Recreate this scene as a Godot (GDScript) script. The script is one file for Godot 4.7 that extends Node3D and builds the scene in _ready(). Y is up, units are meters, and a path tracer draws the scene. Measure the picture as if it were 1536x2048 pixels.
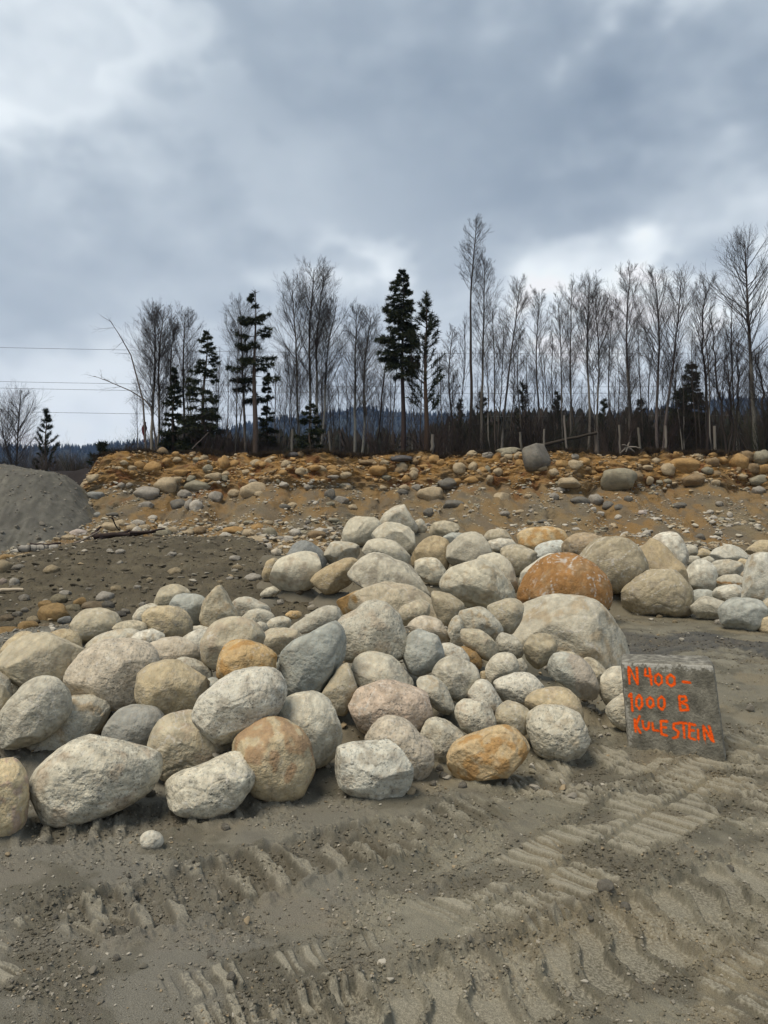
extends Node3D
# A gravel pit under an overcast sky: a heap of round boulders, a lettered concrete block, a stony earth bank and a strip of bare birches.

const COLS := {
	"grey": Color(0.394, 0.380, 0.314),
	"grey2": Color(0.394, 0.375, 0.304),
	"pale": Color(0.453, 0.435, 0.356),
	"pale2": Color(0.453, 0.450, 0.389),
	"pale3": Color(0.463, 0.440, 0.351),
	"white": Color(0.512, 0.500, 0.427),
	"white2": Color(0.463, 0.490, 0.456),
	"tan": Color(0.414, 0.355, 0.237),
	"tan2": Color(0.473, 0.400, 0.257),
	"tan3": Color(0.384, 0.350, 0.261),
	"tan4": Color(0.355, 0.295, 0.190),
	"tan5": Color(0.384, 0.345, 0.257),
	"pink": Color(0.424, 0.385, 0.309),
	"pink2": Color(0.414, 0.345, 0.275),
	"blue": Color(0.325, 0.340, 0.309),
	"blue2": Color(0.286, 0.305, 0.280),
	"blue3": Color(0.355, 0.360, 0.314),
	"blue4": Color(0.197, 0.210, 0.204),
	"dgrey": Color(0.325, 0.315, 0.261),
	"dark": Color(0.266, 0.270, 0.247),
	"brown": Color(0.315, 0.255, 0.171),
	"brown2": Color(0.315, 0.280, 0.199),
	"rust": Color(0.286, 0.160, 0.065),
	"rust2": Color(0.286, 0.190, 0.085),
	"orange": Color(0.433, 0.320, 0.171),
	"orange2": Color(0.443, 0.345, 0.204),
	"orange3": Color(0.463, 0.370, 0.223),
}
# traced boulders: key, label, heap, colour, centre, turn, half depth, underside, outline radii (24 steps from the right, counter-clockwise)
const BOULDERS := [
	["C21", "huge smooth grey boulder, by far the largest, beside the concrete block", "front", "grey2", Vector3(1.907, 0.314, -8.1), -0.2312, 0.499, -0.13, [0.58, 0.525, 0.506, 0.498, 0.484, 0.471, 0.467, 0.484, 0.518, 0.571, 0.619, 0.638, 0.624, 0.576, 0.524, 0.482, 0.458, 0.449, 0.443, 0.458, 0.507, 0.596, 0.674, 0.655]],
	["A1", "long speckled granite boulder with square right end, front row left", "front", "pale", Vector3(-1.558, 0.211, -4.25), 0.3512, 0.232, -0.02, [0.342, 0.356, 0.342, 0.299, 0.257, 0.235, 0.228, 0.226, 0.231, 0.241, 0.262, 0.294, 0.329, 0.352, 0.349, 0.315, 0.266, 0.232, 0.215, 0.209, 0.217, 0.236, 0.263, 0.303]],
	["B1", "tall tan boulder with orange-stained top, front row centre", "front", "tan", Vector3(-0.634, 0.212, -4.53), 0.1391, 0.207, -0.02, [0.233, 0.224, 0.223, 0.227, 0.231, 0.236, 0.245, 0.248, 0.245, 0.248, 0.257, 0.257, 0.244, 0.233, 0.229, 0.227, 0.227, 0.226, 0.231, 0.241, 0.253, 0.267, 0.268, 0.251]],
	["A29", "large whitish veined boulder leaning up to the right, front pile centre", "front", "white", Vector3(-0.865, 0.484, -4.7), 0.1819, 0.215, 0.241, [0.266, 0.299, 0.314, 0.293, 0.256, 0.228, 0.212, 0.205, 0.203, 0.205, 0.212, 0.232, 0.265, 0.289, 0.292, 0.291, 0.278, 0.248, 0.216, 0.193, 0.184, 0.187, 0.203, 0.232]],
	["C27", "rust-orange boulder with white bird droppings behind the huge boulder", "back", "rust", Vector3(2.632, 0.464, -11.5), -0.2250, 0.486, -0.034, [0.669, 0.647, 0.611, 0.586, 0.573, 0.565, 0.556, 0.557, 0.57, 0.583, 0.602, 0.629, 0.67, 0.695, 0.668, 0.607, 0.552, 0.512, 0.497, 0.515, 0.563, 0.614, 0.66, 0.678]],
	["A20", "big speckled pinkish-grey granite boulder left of the round tan boulder", "front", "pink", Vector3(-1.886, 0.486, -5.53), 0.3288, 0.269, 0.206, [0.312, 0.325, 0.323, 0.307, 0.287, 0.27, 0.26, 0.261, 0.269, 0.282, 0.299, 0.32, 0.339, 0.332, 0.301, 0.273, 0.262, 0.269, 0.281, 0.287, 0.291, 0.292, 0.289, 0.295]],
	["B30", "long boulder with ochre left end in front of the domed boulder", "back", "tan5", Vector3(0.063, 0.401, -10), -0.0063, 0.43, 0.056, [0.642, 0.554, 0.474, 0.409, 0.358, 0.328, 0.323, 0.343, 0.395, 0.485, 0.593, 0.682, 0.702, 0.594, 0.458, 0.369, 0.32, 0.298, 0.3, 0.324, 0.377, 0.486, 0.646, 0.708]],
	["A26", "rounded olive-grey boulder behind the bean-shaped boulder", "front", "tan3", Vector3(-1.188, 0.202, -4.81), 0.2421, 0.204, -0.003, [0.291, 0.253, 0.223, 0.209, 0.207, 0.212, 0.221, 0.228, 0.236, 0.245, 0.246, 0.247, 0.248, 0.253, 0.262, 0.259, 0.239, 0.207, 0.188, 0.185, 0.195, 0.22, 0.257, 0.296]],
	["B2", "round grey-white boulder right of the tan orange-topped boulder", "front", "pale", Vector3(-0.471, 0.299, -4.86), 0.0966, 0.185, 0.064, [0.219, 0.216, 0.214, 0.219, 0.224, 0.226, 0.226, 0.228, 0.236, 0.241, 0.245, 0.243, 0.229, 0.214, 0.207, 0.205, 0.21, 0.222, 0.232, 0.244, 0.252, 0.245, 0.235, 0.225]],
	["B5", "flat-topped grey granite block-like boulder at front centre", "front", "pale2", Vector3(-0.06, 0.16, -4.53), 0.0133, 0.165, -0.02, [0.231, 0.229, 0.23, 0.219, 0.192, 0.171, 0.162, 0.164, 0.179, 0.208, 0.243, 0.247, 0.235, 0.227, 0.216, 0.199, 0.183, 0.174, 0.177, 0.187, 0.2, 0.213, 0.226, 0.232]],
	["B3", "large smooth blue-grey wedge-shaped boulder standing up in pile centre", "front", "blue2", Vector3(-0.505, 0.596, -5.55), 0.0908, 0.218, 0.321, [0.237, 0.252, 0.276, 0.303, 0.314, 0.294, 0.26, 0.231, 0.21, 0.202, 0.206, 0.224, 0.249, 0.272, 0.28, 0.29, 0.297, 0.287, 0.272, 0.247, 0.22, 0.208, 0.212, 0.225]],
	["A3", "low bean-shaped pale granite boulder with raised right end, front row", "front", "pale", Vector3(-0.931, 0.142, -4.304), 0.2130, 0.174, -0.02, [0.242, 0.25, 0.252, 0.238, 0.202, 0.165, 0.143, 0.133, 0.133, 0.142, 0.176, 0.238, 0.271, 0.265, 0.239, 0.203, 0.179, 0.166, 0.161, 0.16, 0.164, 0.177, 0.197, 0.223]],
	["B7", "flat-faced reddish-pink speckled boulder, centre right of front pile", "front", "pink2", Vector3(0.038, 0.315, -5.3), -0.0072, 0.191, 0.14, [0.296, 0.288, 0.254, 0.216, 0.195, 0.187, 0.186, 0.191, 0.204, 0.225, 0.259, 0.294, 0.301, 0.278, 0.253, 0.23, 0.2, 0.178, 0.17, 0.174, 0.194, 0.235, 0.273, 0.289]],
	["A2", "yellowish boulder cut off by the left edge, nearest the camera", "front", "tan2", Vector3(-1.973, 0.189, -3.98), 0.4603, 0.157, -0.02, [0.169, 0.171, 0.18, 0.194, 0.212, 0.223, 0.223, 0.218, 0.205, 0.192, 0.184, 0.176, 0.176, 0.184, 0.188, 0.2, 0.215, 0.211, 0.209, 0.215, 0.218, 0.207, 0.188, 0.174]],
	["B9", "big grey granite boulder with stepped top behind the blue-grey wedge", "front", "grey", Vector3(-0.09, 0.683, -6.09), 0.0148, 0.25, 0.435, [0.273, 0.259, 0.261, 0.272, 0.28, 0.278, 0.272, 0.257, 0.233, 0.244, 0.28, 0.296, 0.284, 0.276, 0.28, 0.291, 0.286, 0.252, 0.229, 0.225, 0.239, 0.274, 0.306, 0.299]],
	["C1", "orange-tan boulder with angular dents, front row right", "front", "orange2", Vector3(0.641, 0.153, -4.801), -0.1327, 0.172, -0.02, [0.26, 0.254, 0.242, 0.23, 0.216, 0.198, 0.179, 0.162, 0.155, 0.166, 0.194, 0.233, 0.264, 0.269, 0.256, 0.227, 0.199, 0.178, 0.167, 0.161, 0.164, 0.181, 0.215, 0.249]],
	["B29", "broad smooth domed boulder in the centre of the back heap", "back", "grey2", Vector3(0.105, 0.627, -11.2), -0.0094, 0.411, 0.286, [0.652, 0.51, 0.41, 0.36, 0.336, 0.333, 0.355, 0.405, 0.476, 0.532, 0.578, 0.626, 0.655, 0.606, 0.483, 0.376, 0.319, 0.296, 0.296, 0.32, 0.374, 0.481, 0.638, 0.724]],
	["B6", "lumpy pinkish granite boulder behind the flat-topped front boulder", "front", "pink", Vector3(0.1, 0.176, -4.83), -0.0206, 0.182, -0.029, [0.224, 0.194, 0.17, 0.161, 0.166, 0.179, 0.195, 0.213, 0.228, 0.234, 0.238, 0.231, 0.208, 0.185, 0.173, 0.169, 0.172, 0.185, 0.202, 0.213, 0.222, 0.226, 0.23, 0.237]],
	["A22", "round tan boulder with smooth skin, left middle of front pile", "front", "tan", Vector3(-1.405, 0.461, -5.23), 0.2624, 0.192, 0.26, [0.252, 0.257, 0.242, 0.223, 0.207, 0.199, 0.198, 0.205, 0.216, 0.232, 0.244, 0.254, 0.252, 0.241, 0.232, 0.227, 0.218, 0.208, 0.2, 0.202, 0.213, 0.23, 0.24, 0.244]],
	["A5", "grey egg-shaped boulder directly behind the long front-left granite boulder", "front", "grey", Vector3(-2.093, 0.208, -5.196), 0.3829, 0.224, -0.02, [0.259, 0.288, 0.3, 0.281, 0.244, 0.215, 0.198, 0.192, 0.19, 0.195, 0.208, 0.229, 0.256, 0.276, 0.282, 0.281, 0.267, 0.23, 0.197, 0.18, 0.176, 0.184, 0.202, 0.227]],
	["A8", "large smooth oval boulder with dark crack, upper left of front pile", "front", "tan3", Vector3(-2.428, 0.562, -5.65), 0.4058, 0.231, 0.347, [0.29, 0.279, 0.258, 0.237, 0.219, 0.211, 0.205, 0.21, 0.225, 0.248, 0.279, 0.302, 0.302, 0.284, 0.256, 0.227, 0.201, 0.188, 0.193, 0.216, 0.251, 0.272, 0.28, 0.285]],
	["A6", "tilted grey boulder with broken foot, left of the grey egg-shaped boulder", "front", "grey", Vector3(-2.201, 0.375, -4.95), 0.4183, 0.19, 0.156, [0.222, 0.233, 0.238, 0.244, 0.251, 0.241, 0.219, 0.196, 0.177, 0.168, 0.169, 0.178, 0.199, 0.227, 0.255, 0.27, 0.257, 0.22, 0.19, 0.174, 0.17, 0.175, 0.185, 0.203]],
	["C28", "big pale grey boulder left of the rust-orange boulder", "back", "pale3", Vector3(1.298, 0.609, -10.8), -0.1196, 0.387, 0.23, [0.465, 0.415, 0.381, 0.366, 0.363, 0.372, 0.39, 0.411, 0.432, 0.447, 0.469, 0.509, 0.528, 0.46, 0.392, 0.351, 0.335, 0.337, 0.356, 0.392, 0.431, 0.484, 0.527, 0.517]],
	["C42", "large dusty brown-grey boulder right of the rust-orange boulder", "back", "brown2", Vector3(3.691, 0.758, -12.77), -0.2814, 0.446, 0.263, [0.565, 0.544, 0.529, 0.515, 0.502, 0.486, 0.477, 0.469, 0.482, 0.518, 0.571, 0.597, 0.574, 0.535, 0.503, 0.488, 0.483, 0.491, 0.495, 0.5, 0.505, 0.525, 0.549, 0.566]],
	["C2", "round pale grey boulder, rightmost in the front row", "front", "pale", Vector3(1.159, 0.169, -5.224), -0.2182, 0.174, -0.02, [0.216, 0.204, 0.194, 0.187, 0.183, 0.181, 0.185, 0.193, 0.207, 0.222, 0.234, 0.227, 0.209, 0.198, 0.194, 0.194, 0.184, 0.177, 0.18, 0.195, 0.216, 0.224, 0.225, 0.223]],
	["B12", "olive rounded boulder above the orange stone", "front", "tan3", Vector3(-1.152, 0.632, -6), 0.1898, 0.184, 0.426, [0.253, 0.258, 0.249, 0.235, 0.221, 0.213, 0.21, 0.209, 0.21, 0.216, 0.223, 0.23, 0.237, 0.245, 0.256, 0.254, 0.232, 0.213, 0.204, 0.196, 0.197, 0.208, 0.222, 0.238]],
	["D2", "brown boulder streaked with white droppings at the foot of the slab", "back", "brown2", Vector3(4.272, 0.337, -12.268), -0.3351, 0.405, -0.02, [0.525, 0.52, 0.52, 0.508, 0.477, 0.447, 0.414, 0.396, 0.397, 0.409, 0.442, 0.509, 0.589, 0.615, 0.555, 0.465, 0.396, 0.359, 0.348, 0.361, 0.41, 0.498, 0.564, 0.55]],
	["D1", "tan slab-like boulder with ochre edge, right of the dusty brown boulder", "back", "tan4", Vector3(4.86, 0.565, -13.8), -0.3386, 0.462, 0.009, [0.466, 0.407, 0.371, 0.363, 0.379, 0.426, 0.51, 0.606, 0.671, 0.673, 0.591, 0.505, 0.448, 0.417, 0.416, 0.43, 0.428, 0.436, 0.476, 0.555, 0.649, 0.697, 0.621, 0.531]],
	["B8", "rounded pale boulder above the reddish-pink flat boulder", "front", "pale", Vector3(-0.02, 0.435, -5.75), 0.0034, 0.191, 0.273, [0.225, 0.195, 0.176, 0.169, 0.169, 0.169, 0.175, 0.188, 0.205, 0.222, 0.233, 0.229, 0.218, 0.213, 0.206, 0.185, 0.169, 0.163, 0.16, 0.166, 0.187, 0.22, 0.246, 0.25]],
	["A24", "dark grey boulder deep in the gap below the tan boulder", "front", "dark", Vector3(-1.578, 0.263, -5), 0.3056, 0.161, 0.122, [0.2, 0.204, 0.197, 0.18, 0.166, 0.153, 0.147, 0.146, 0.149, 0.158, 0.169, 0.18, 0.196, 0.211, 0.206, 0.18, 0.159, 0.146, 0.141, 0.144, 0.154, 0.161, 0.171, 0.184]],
	["B13", "orange-yellow stained boulder above the whitish veined boulder", "front", "orange", Vector3(-0.951, 0.61, -5.4), 0.1742, 0.156, 0.459, [0.226, 0.211, 0.182, 0.161, 0.151, 0.151, 0.155, 0.165, 0.176, 0.182, 0.182, 0.181, 0.185, 0.196, 0.21, 0.2, 0.175, 0.153, 0.143, 0.141, 0.143, 0.154, 0.177, 0.207]],
	["B27", "pale boulder with cream corner, front left of back heap", "back", "pale3", Vector3(-1.35, 0.692, -12.3), 0.1093, 0.331, 0.372, [0.431, 0.449, 0.438, 0.416, 0.376, 0.331, 0.3, 0.291, 0.301, 0.326, 0.37, 0.423, 0.452, 0.459, 0.434, 0.379, 0.337, 0.32, 0.321, 0.326, 0.334, 0.351, 0.372, 0.404]],
	["C3", "tan mottled boulder directly behind the rightmost round pale boulder", "front", "tan", Vector3(1.186, 0.283, -5.49), -0.2127, 0.136, 0.154, [0.19, 0.174, 0.165, 0.156, 0.147, 0.141, 0.136, 0.136, 0.145, 0.16, 0.184, 0.205, 0.211, 0.196, 0.165, 0.14, 0.127, 0.122, 0.122, 0.129, 0.148, 0.18, 0.204, 0.208]],
	["A21", "pinkish speckled boulder right behind the round tan boulder", "front", "pink", Vector3(-1.638, 0.516, -6.1), 0.2624, 0.162, 0.361, [0.225, 0.21, 0.189, 0.172, 0.16, 0.154, 0.149, 0.15, 0.161, 0.181, 0.211, 0.242, 0.23, 0.203, 0.181, 0.168, 0.156, 0.147, 0.148, 0.16, 0.179, 0.19, 0.206, 0.228]],
	["C11", "angular blue-grey broken boulder right of the big stepped granite boulder", "front", "blue", Vector3(0.291, 0.561, -6), -0.0485, 0.154, 0.367, [0.165, 0.159, 0.162, 0.174, 0.191, 0.202, 0.194, 0.187, 0.179, 0.168, 0.156, 0.148, 0.15, 0.161, 0.173, 0.19, 0.203, 0.204, 0.181, 0.165, 0.161, 0.167, 0.174, 0.175]],
	["D13", "tall pale square boulder at the right edge of the picture", "right", "pale2", Vector3(5.668, 0.594, -11.8), -0.4478, 0.344, 0.188, [0.349, 0.353, 0.366, 0.4, 0.427, 0.423, 0.424, 0.424, 0.396, 0.348, 0.311, 0.295, 0.3, 0.328, 0.389, 0.458, 0.454, 0.423, 0.395, 0.373, 0.369, 0.367, 0.347, 0.34]],
	["C10", "smooth grey boulder tilting right, middle of the right slope", "front", "grey", Vector3(0.528, 0.431, -5.73), -0.0919, 0.139, 0.261, [0.183, 0.177, 0.164, 0.15, 0.144, 0.144, 0.153, 0.167, 0.174, 0.178, 0.179, 0.183, 0.179, 0.162, 0.149, 0.145, 0.148, 0.159, 0.17, 0.171, 0.172, 0.169, 0.169, 0.176]],
	["C9", "dusty grey slab sloping down behind the orange-tan front boulder", "front", "grey", Vector3(0.371, 0.144, -5.15), -0.0719, 0.137, -0.022, [0.163, 0.156, 0.14, 0.13, 0.13, 0.137, 0.147, 0.158, 0.164, 0.159, 0.154, 0.144, 0.132, 0.127, 0.129, 0.135, 0.149, 0.164, 0.167, 0.156, 0.136, 0.129, 0.133, 0.147]],
	["C31", "grey faceted boulder in the middle of the back heap", "back", "grey2", Vector3(1.421, 0.964, -13), -0.1089, 0.341, 0.659, [0.449, 0.42, 0.388, 0.366, 0.351, 0.339, 0.323, 0.321, 0.334, 0.352, 0.38, 0.395, 0.406, 0.422, 0.435, 0.411, 0.351, 0.306, 0.288, 0.292, 0.312, 0.338, 0.383, 0.442]],
	["C22", "two-toned boulder, bluish left and cream right, near the block", "front", "blue3", Vector3(1.465, 0.375, -6.1), -0.2357, 0.142, 0.186, [0.169, 0.15, 0.142, 0.139, 0.142, 0.151, 0.162, 0.178, 0.198, 0.216, 0.225, 0.221, 0.201, 0.161, 0.129, 0.115, 0.114, 0.123, 0.144, 0.177, 0.219, 0.244, 0.233, 0.199]],
	["C29", "pale boulder right behind the big pale grey boulder", "back", "pale3", Vector3(1.712, 0.648, -12), -0.1417, 0.277, 0.281, [0.303, 0.29, 0.291, 0.296, 0.312, 0.332, 0.348, 0.37, 0.387, 0.403, 0.39, 0.346, 0.316, 0.3, 0.281, 0.275, 0.289, 0.32, 0.35, 0.38, 0.416, 0.41, 0.372, 0.334]],
	["B4", "brownish-pink stone squeezed under the blue-grey wedge boulder", "front", "tan3", Vector3(-0.302, 0.408, -5.43), 0.0555, 0.12, 0.233, [0.123, 0.129, 0.14, 0.157, 0.184, 0.198, 0.169, 0.135, 0.117, 0.11, 0.111, 0.117, 0.135, 0.158, 0.164, 0.163, 0.162, 0.168, 0.175, 0.168, 0.145, 0.124, 0.116, 0.117]],
	["C5", "white-grey low boulder behind the tan mottled boulder", "front", "white", Vector3(0.991, 0.332, -5.8), -0.1692, 0.143, 0.205, [0.19, 0.186, 0.172, 0.155, 0.14, 0.127, 0.122, 0.124, 0.127, 0.137, 0.161, 0.19, 0.2, 0.183, 0.163, 0.144, 0.132, 0.127, 0.126, 0.132, 0.141, 0.15, 0.164, 0.179]],
	["A14", "round sandy yellow boulder with fine dents, back of front pile", "front", "tan", Vector3(-2.034, 0.594, -7.4), 0.2682, 0.18, 0.425, [0.23, 0.216, 0.2, 0.184, 0.171, 0.167, 0.169, 0.174, 0.188, 0.209, 0.231, 0.247, 0.245, 0.221, 0.195, 0.176, 0.166, 0.16, 0.16, 0.172, 0.195, 0.222, 0.242, 0.243]],
	["C24", "pale boulder partly hidden behind left edge of the concrete block", "front", "pale", Vector3(1.829, 0.272, -6.1), -0.2913, 0.143, 0.102, [0.158, 0.164, 0.175, 0.171, 0.166, 0.167, 0.165, 0.167, 0.171, 0.17, 0.167, 0.162, 0.162, 0.16, 0.163, 0.168, 0.174, 0.176, 0.169, 0.164, 0.16, 0.165, 0.172, 0.164]],
	["C32", "tan-brown boulder left of the grey faceted boulder, back heap", "back", "tan4", Vector3(0.815, 0.88, -13.23), -0.0616, 0.276, 0.553, [0.317, 0.321, 0.344, 0.369, 0.371, 0.364, 0.337, 0.319, 0.314, 0.315, 0.33, 0.352, 0.38, 0.399, 0.371, 0.324, 0.296, 0.289, 0.303, 0.337, 0.376, 0.386, 0.363, 0.332]],
	["B25", "dark slate-blue ridged boulder at left end of the back heap", "back", "blue4", Vector3(-1.38, 0.813, -13.6), 0.1011, 0.283, 0.544, [0.404, 0.361, 0.331, 0.312, 0.31, 0.313, 0.316, 0.322, 0.319, 0.328, 0.356, 0.404, 0.459, 0.436, 0.355, 0.289, 0.256, 0.245, 0.249, 0.267, 0.309, 0.38, 0.443, 0.453]],
	["C38", "large cream boulder with orange top at the rear right of heap", "back", "orange3", Vector3(2.934, 1.081, -14.6), -0.1983, 0.321, 0.824, [0.538, 0.489, 0.416, 0.343, 0.3, 0.278, 0.265, 0.268, 0.291, 0.337, 0.399, 0.478, 0.522, 0.509, 0.433, 0.352, 0.296, 0.26, 0.245, 0.248, 0.271, 0.319, 0.401, 0.511]],
	["A13", "smooth oval olive-grey boulder alone at back left of front pile", "front", "tan3", Vector3(-2.682, 0.576, -7.3), 0.3521, 0.195, 0.401, [0.247, 0.245, 0.22, 0.193, 0.175, 0.167, 0.164, 0.167, 0.177, 0.188, 0.203, 0.219, 0.228, 0.228, 0.224, 0.213, 0.199, 0.179, 0.16, 0.151, 0.154, 0.165, 0.193, 0.232]],
	["B28", "dusty earth-smeared boulder left of the broad smooth boulder", "back", "tan4", Vector3(-0.735, 0.645, -11.9), 0.0617, 0.275, 0.373, [0.316, 0.379, 0.432, 0.396, 0.317, 0.255, 0.222, 0.209, 0.208, 0.215, 0.239, 0.283, 0.344, 0.405, 0.408, 0.36, 0.311, 0.279, 0.247, 0.226, 0.222, 0.233, 0.253, 0.275]],
	["C7", "rounded pale grey stone behind the orange-tan front boulder", "front", "pale", Vector3(0.61, 0.27, -5.25), -0.1157, 0.123, 0.133, [0.13, 0.124, 0.121, 0.123, 0.125, 0.127, 0.133, 0.137, 0.142, 0.147, 0.15, 0.143, 0.133, 0.123, 0.119, 0.118, 0.119, 0.127, 0.137, 0.141, 0.147, 0.148, 0.147, 0.139]],
	["B22", "broad pale boulder below the topmost pointed boulder", "back", "pale3", Vector3(0.182, 1.144, -13.8), -0.0132, 0.28, 0.859, [0.424, 0.398, 0.356, 0.318, 0.298, 0.29, 0.288, 0.304, 0.331, 0.341, 0.359, 0.403, 0.451, 0.426, 0.357, 0.297, 0.265, 0.256, 0.264, 0.288, 0.33, 0.378, 0.399, 0.416]],
	["B14", "cone-shaped boulder standing on end at back of front pile", "front", "tan3", Vector3(-1.627, 0.677, -7.73), 0.2075, 0.173, 0.474, [0.18, 0.161, 0.156, 0.166, 0.192, 0.226, 0.248, 0.234, 0.204, 0.18, 0.164, 0.156, 0.16, 0.178, 0.208, 0.224, 0.22, 0.212, 0.197, 0.189, 0.192, 0.202, 0.214, 0.207]],
	["B24", "pale lumpy boulder in the second row of the back heap", "back", "pale3", Vector3(0.016, 0.931, -13), -0.0012, 0.276, 0.69, [0.402, 0.361, 0.307, 0.271, 0.252, 0.241, 0.245, 0.262, 0.285, 0.323, 0.381, 0.424, 0.419, 0.372, 0.313, 0.26, 0.23, 0.221, 0.226, 0.243, 0.274, 0.34, 0.421, 0.429]],
	["C15", "grey elongated stone above the oblong yellowish stone", "front", "grey", Vector3(0.875, 0.618, -7.2), -0.1210, 0.163, 0.459, [0.188, 0.16, 0.144, 0.136, 0.138, 0.147, 0.157, 0.175, 0.194, 0.206, 0.21, 0.205, 0.2, 0.19, 0.168, 0.145, 0.131, 0.125, 0.13, 0.146, 0.183, 0.223, 0.235, 0.219]],
	["D12", "round blue-grey boulder at the front of the right-hand heap", "right", "blue", Vector3(4.908, 0.221, -10.793), -0.4268, 0.278, -0.02, [0.313, 0.324, 0.32, 0.29, 0.263, 0.244, 0.233, 0.236, 0.251, 0.268, 0.293, 0.312, 0.321, 0.321, 0.31, 0.28, 0.254, 0.241, 0.238, 0.25, 0.271, 0.277, 0.284, 0.295]],
	["A17", "flat pale boulder behind the big speckled pinkish boulder", "front", "pale", Vector3(-2.299, 0.515, -6.7), 0.3306, 0.135, 0.391, [0.231, 0.25, 0.217, 0.169, 0.139, 0.123, 0.113, 0.11, 0.116, 0.131, 0.155, 0.184, 0.224, 0.247, 0.227, 0.177, 0.139, 0.12, 0.111, 0.107, 0.108, 0.118, 0.143, 0.185]],
	["B20", "pale rounded boulder at upper left of the back heap", "back", "pale3", Vector3(-0.406, 1.253, -14.6), 0.0278, 0.313, 0.949, [0.386, 0.401, 0.395, 0.373, 0.345, 0.321, 0.31, 0.303, 0.306, 0.314, 0.32, 0.336, 0.362, 0.399, 0.421, 0.39, 0.349, 0.311, 0.291, 0.294, 0.307, 0.308, 0.319, 0.351]],
	["B10", "long flat grey stone lying behind the blue-grey wedge", "front", "grey", Vector3(-0.616, 0.644, -7.2), 0.0853, 0.127, 0.523, [0.234, 0.26, 0.235, 0.186, 0.146, 0.118, 0.101, 0.094, 0.095, 0.103, 0.125, 0.172, 0.241, 0.27, 0.228, 0.171, 0.134, 0.115, 0.106, 0.103, 0.105, 0.116, 0.142, 0.187]],
	["C17", "smooth olive boulder leaning against the huge granite boulder", "front", "tan3", Vector3(1.159, 0.651, -7.5), -0.1533, 0.153, 0.463, [0.163, 0.178, 0.195, 0.195, 0.18, 0.166, 0.159, 0.157, 0.166, 0.182, 0.197, 0.207, 0.187, 0.166, 0.157, 0.154, 0.161, 0.175, 0.188, 0.194, 0.19, 0.177, 0.164, 0.157]],
	["A19", "pale mottled boulder left of the olive rounded boulder", "front", "white", Vector3(-1.551, 0.504, -6.6), 0.2307, 0.132, 0.33, [0.141, 0.152, 0.161, 0.171, 0.169, 0.159, 0.152, 0.146, 0.147, 0.155, 0.161, 0.166, 0.16, 0.151, 0.147, 0.143, 0.146, 0.159, 0.175, 0.176, 0.17, 0.151, 0.137, 0.135]],
	["C4", "olive-tan rounded stone behind the orange-tan front boulder", "front", "tan3", Vector3(0.876, 0.231, -5.36), -0.1621, 0.121, 0.111, [0.12, 0.12, 0.121, 0.12, 0.122, 0.122, 0.124, 0.129, 0.127, 0.127, 0.127, 0.123, 0.124, 0.127, 0.126, 0.121, 0.117, 0.118, 0.119, 0.124, 0.131, 0.135, 0.13, 0.124]],
	["C8", "dusty grey stone half buried in grit, right of the reddish-pink boulder", "front", "grey", Vector3(0.367, 0.353, -5.55), -0.0660, 0.119, 0.213, [0.115, 0.1, 0.093, 0.092, 0.095, 0.102, 0.115, 0.133, 0.152, 0.168, 0.171, 0.156, 0.121, 0.097, 0.086, 0.082, 0.082, 0.089, 0.104, 0.131, 0.162, 0.182, 0.167, 0.137]],
	["D3", "pale upright boulder behind the tan slab boulder", "back", "white", Vector3(5.418, 0.863, -14.8), -0.3510, 0.298, 0.401, [0.27, 0.255, 0.258, 0.279, 0.312, 0.35, 0.395, 0.41, 0.425, 0.46, 0.478, 0.391, 0.288, 0.235, 0.215, 0.213, 0.226, 0.263, 0.333, 0.447, 0.55, 0.492, 0.378, 0.305]],
	["A7", "brownish rounded boulder at left edge beside the tilted grey boulder", "front", "tan3", Vector3(-2.482, 0.416, -5), 0.4608, 0.106, 0.266, [0.105, 0.107, 0.112, 0.12, 0.135, 0.149, 0.153, 0.139, 0.13, 0.125, 0.116, 0.108, 0.107, 0.11, 0.112, 0.118, 0.134, 0.152, 0.15, 0.143, 0.133, 0.12, 0.113, 0.108]],
	["C30", "olive-grey boulder above right of the pale pair", "back", "tan3", Vector3(2.232, 0.82, -13.2), -0.1675, 0.24, 0.519, [0.354, 0.354, 0.313, 0.274, 0.256, 0.253, 0.254, 0.265, 0.291, 0.32, 0.349, 0.364, 0.329, 0.297, 0.281, 0.27, 0.275, 0.292, 0.302, 0.299, 0.288, 0.282, 0.292, 0.32]],
	["C41", "brown boulder behind the large dusty brown boulder", "back", "brown", Vector3(3.434, 1.013, -13.6), -0.2474, 0.274, 0.755, [0.404, 0.411, 0.361, 0.309, 0.275, 0.252, 0.245, 0.253, 0.268, 0.296, 0.335, 0.355, 0.368, 0.375, 0.376, 0.348, 0.297, 0.264, 0.25, 0.238, 0.239, 0.257, 0.303, 0.368]],
	["B32", "pinkish-pale stone behind the angular blue-grey boulder", "front", "pink", Vector3(0.407, 0.544, -7.2), -0.0565, 0.144, 0.402, [0.176, 0.155, 0.145, 0.142, 0.136, 0.132, 0.136, 0.145, 0.154, 0.169, 0.186, 0.203, 0.214, 0.187, 0.151, 0.123, 0.107, 0.101, 0.103, 0.117, 0.152, 0.202, 0.22, 0.201]],
	["B33", "earthy brown stone left below the big pale grey boulder", "back", "brown2", Vector3(0.77, 0.451, -9.6), -0.0801, 0.198, 0.197, [0.215, 0.215, 0.191, 0.173, 0.17, 0.18, 0.207, 0.248, 0.274, 0.27, 0.223, 0.186, 0.168, 0.16, 0.159, 0.171, 0.196, 0.232, 0.256, 0.252, 0.229, 0.214, 0.207, 0.207]],
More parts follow.
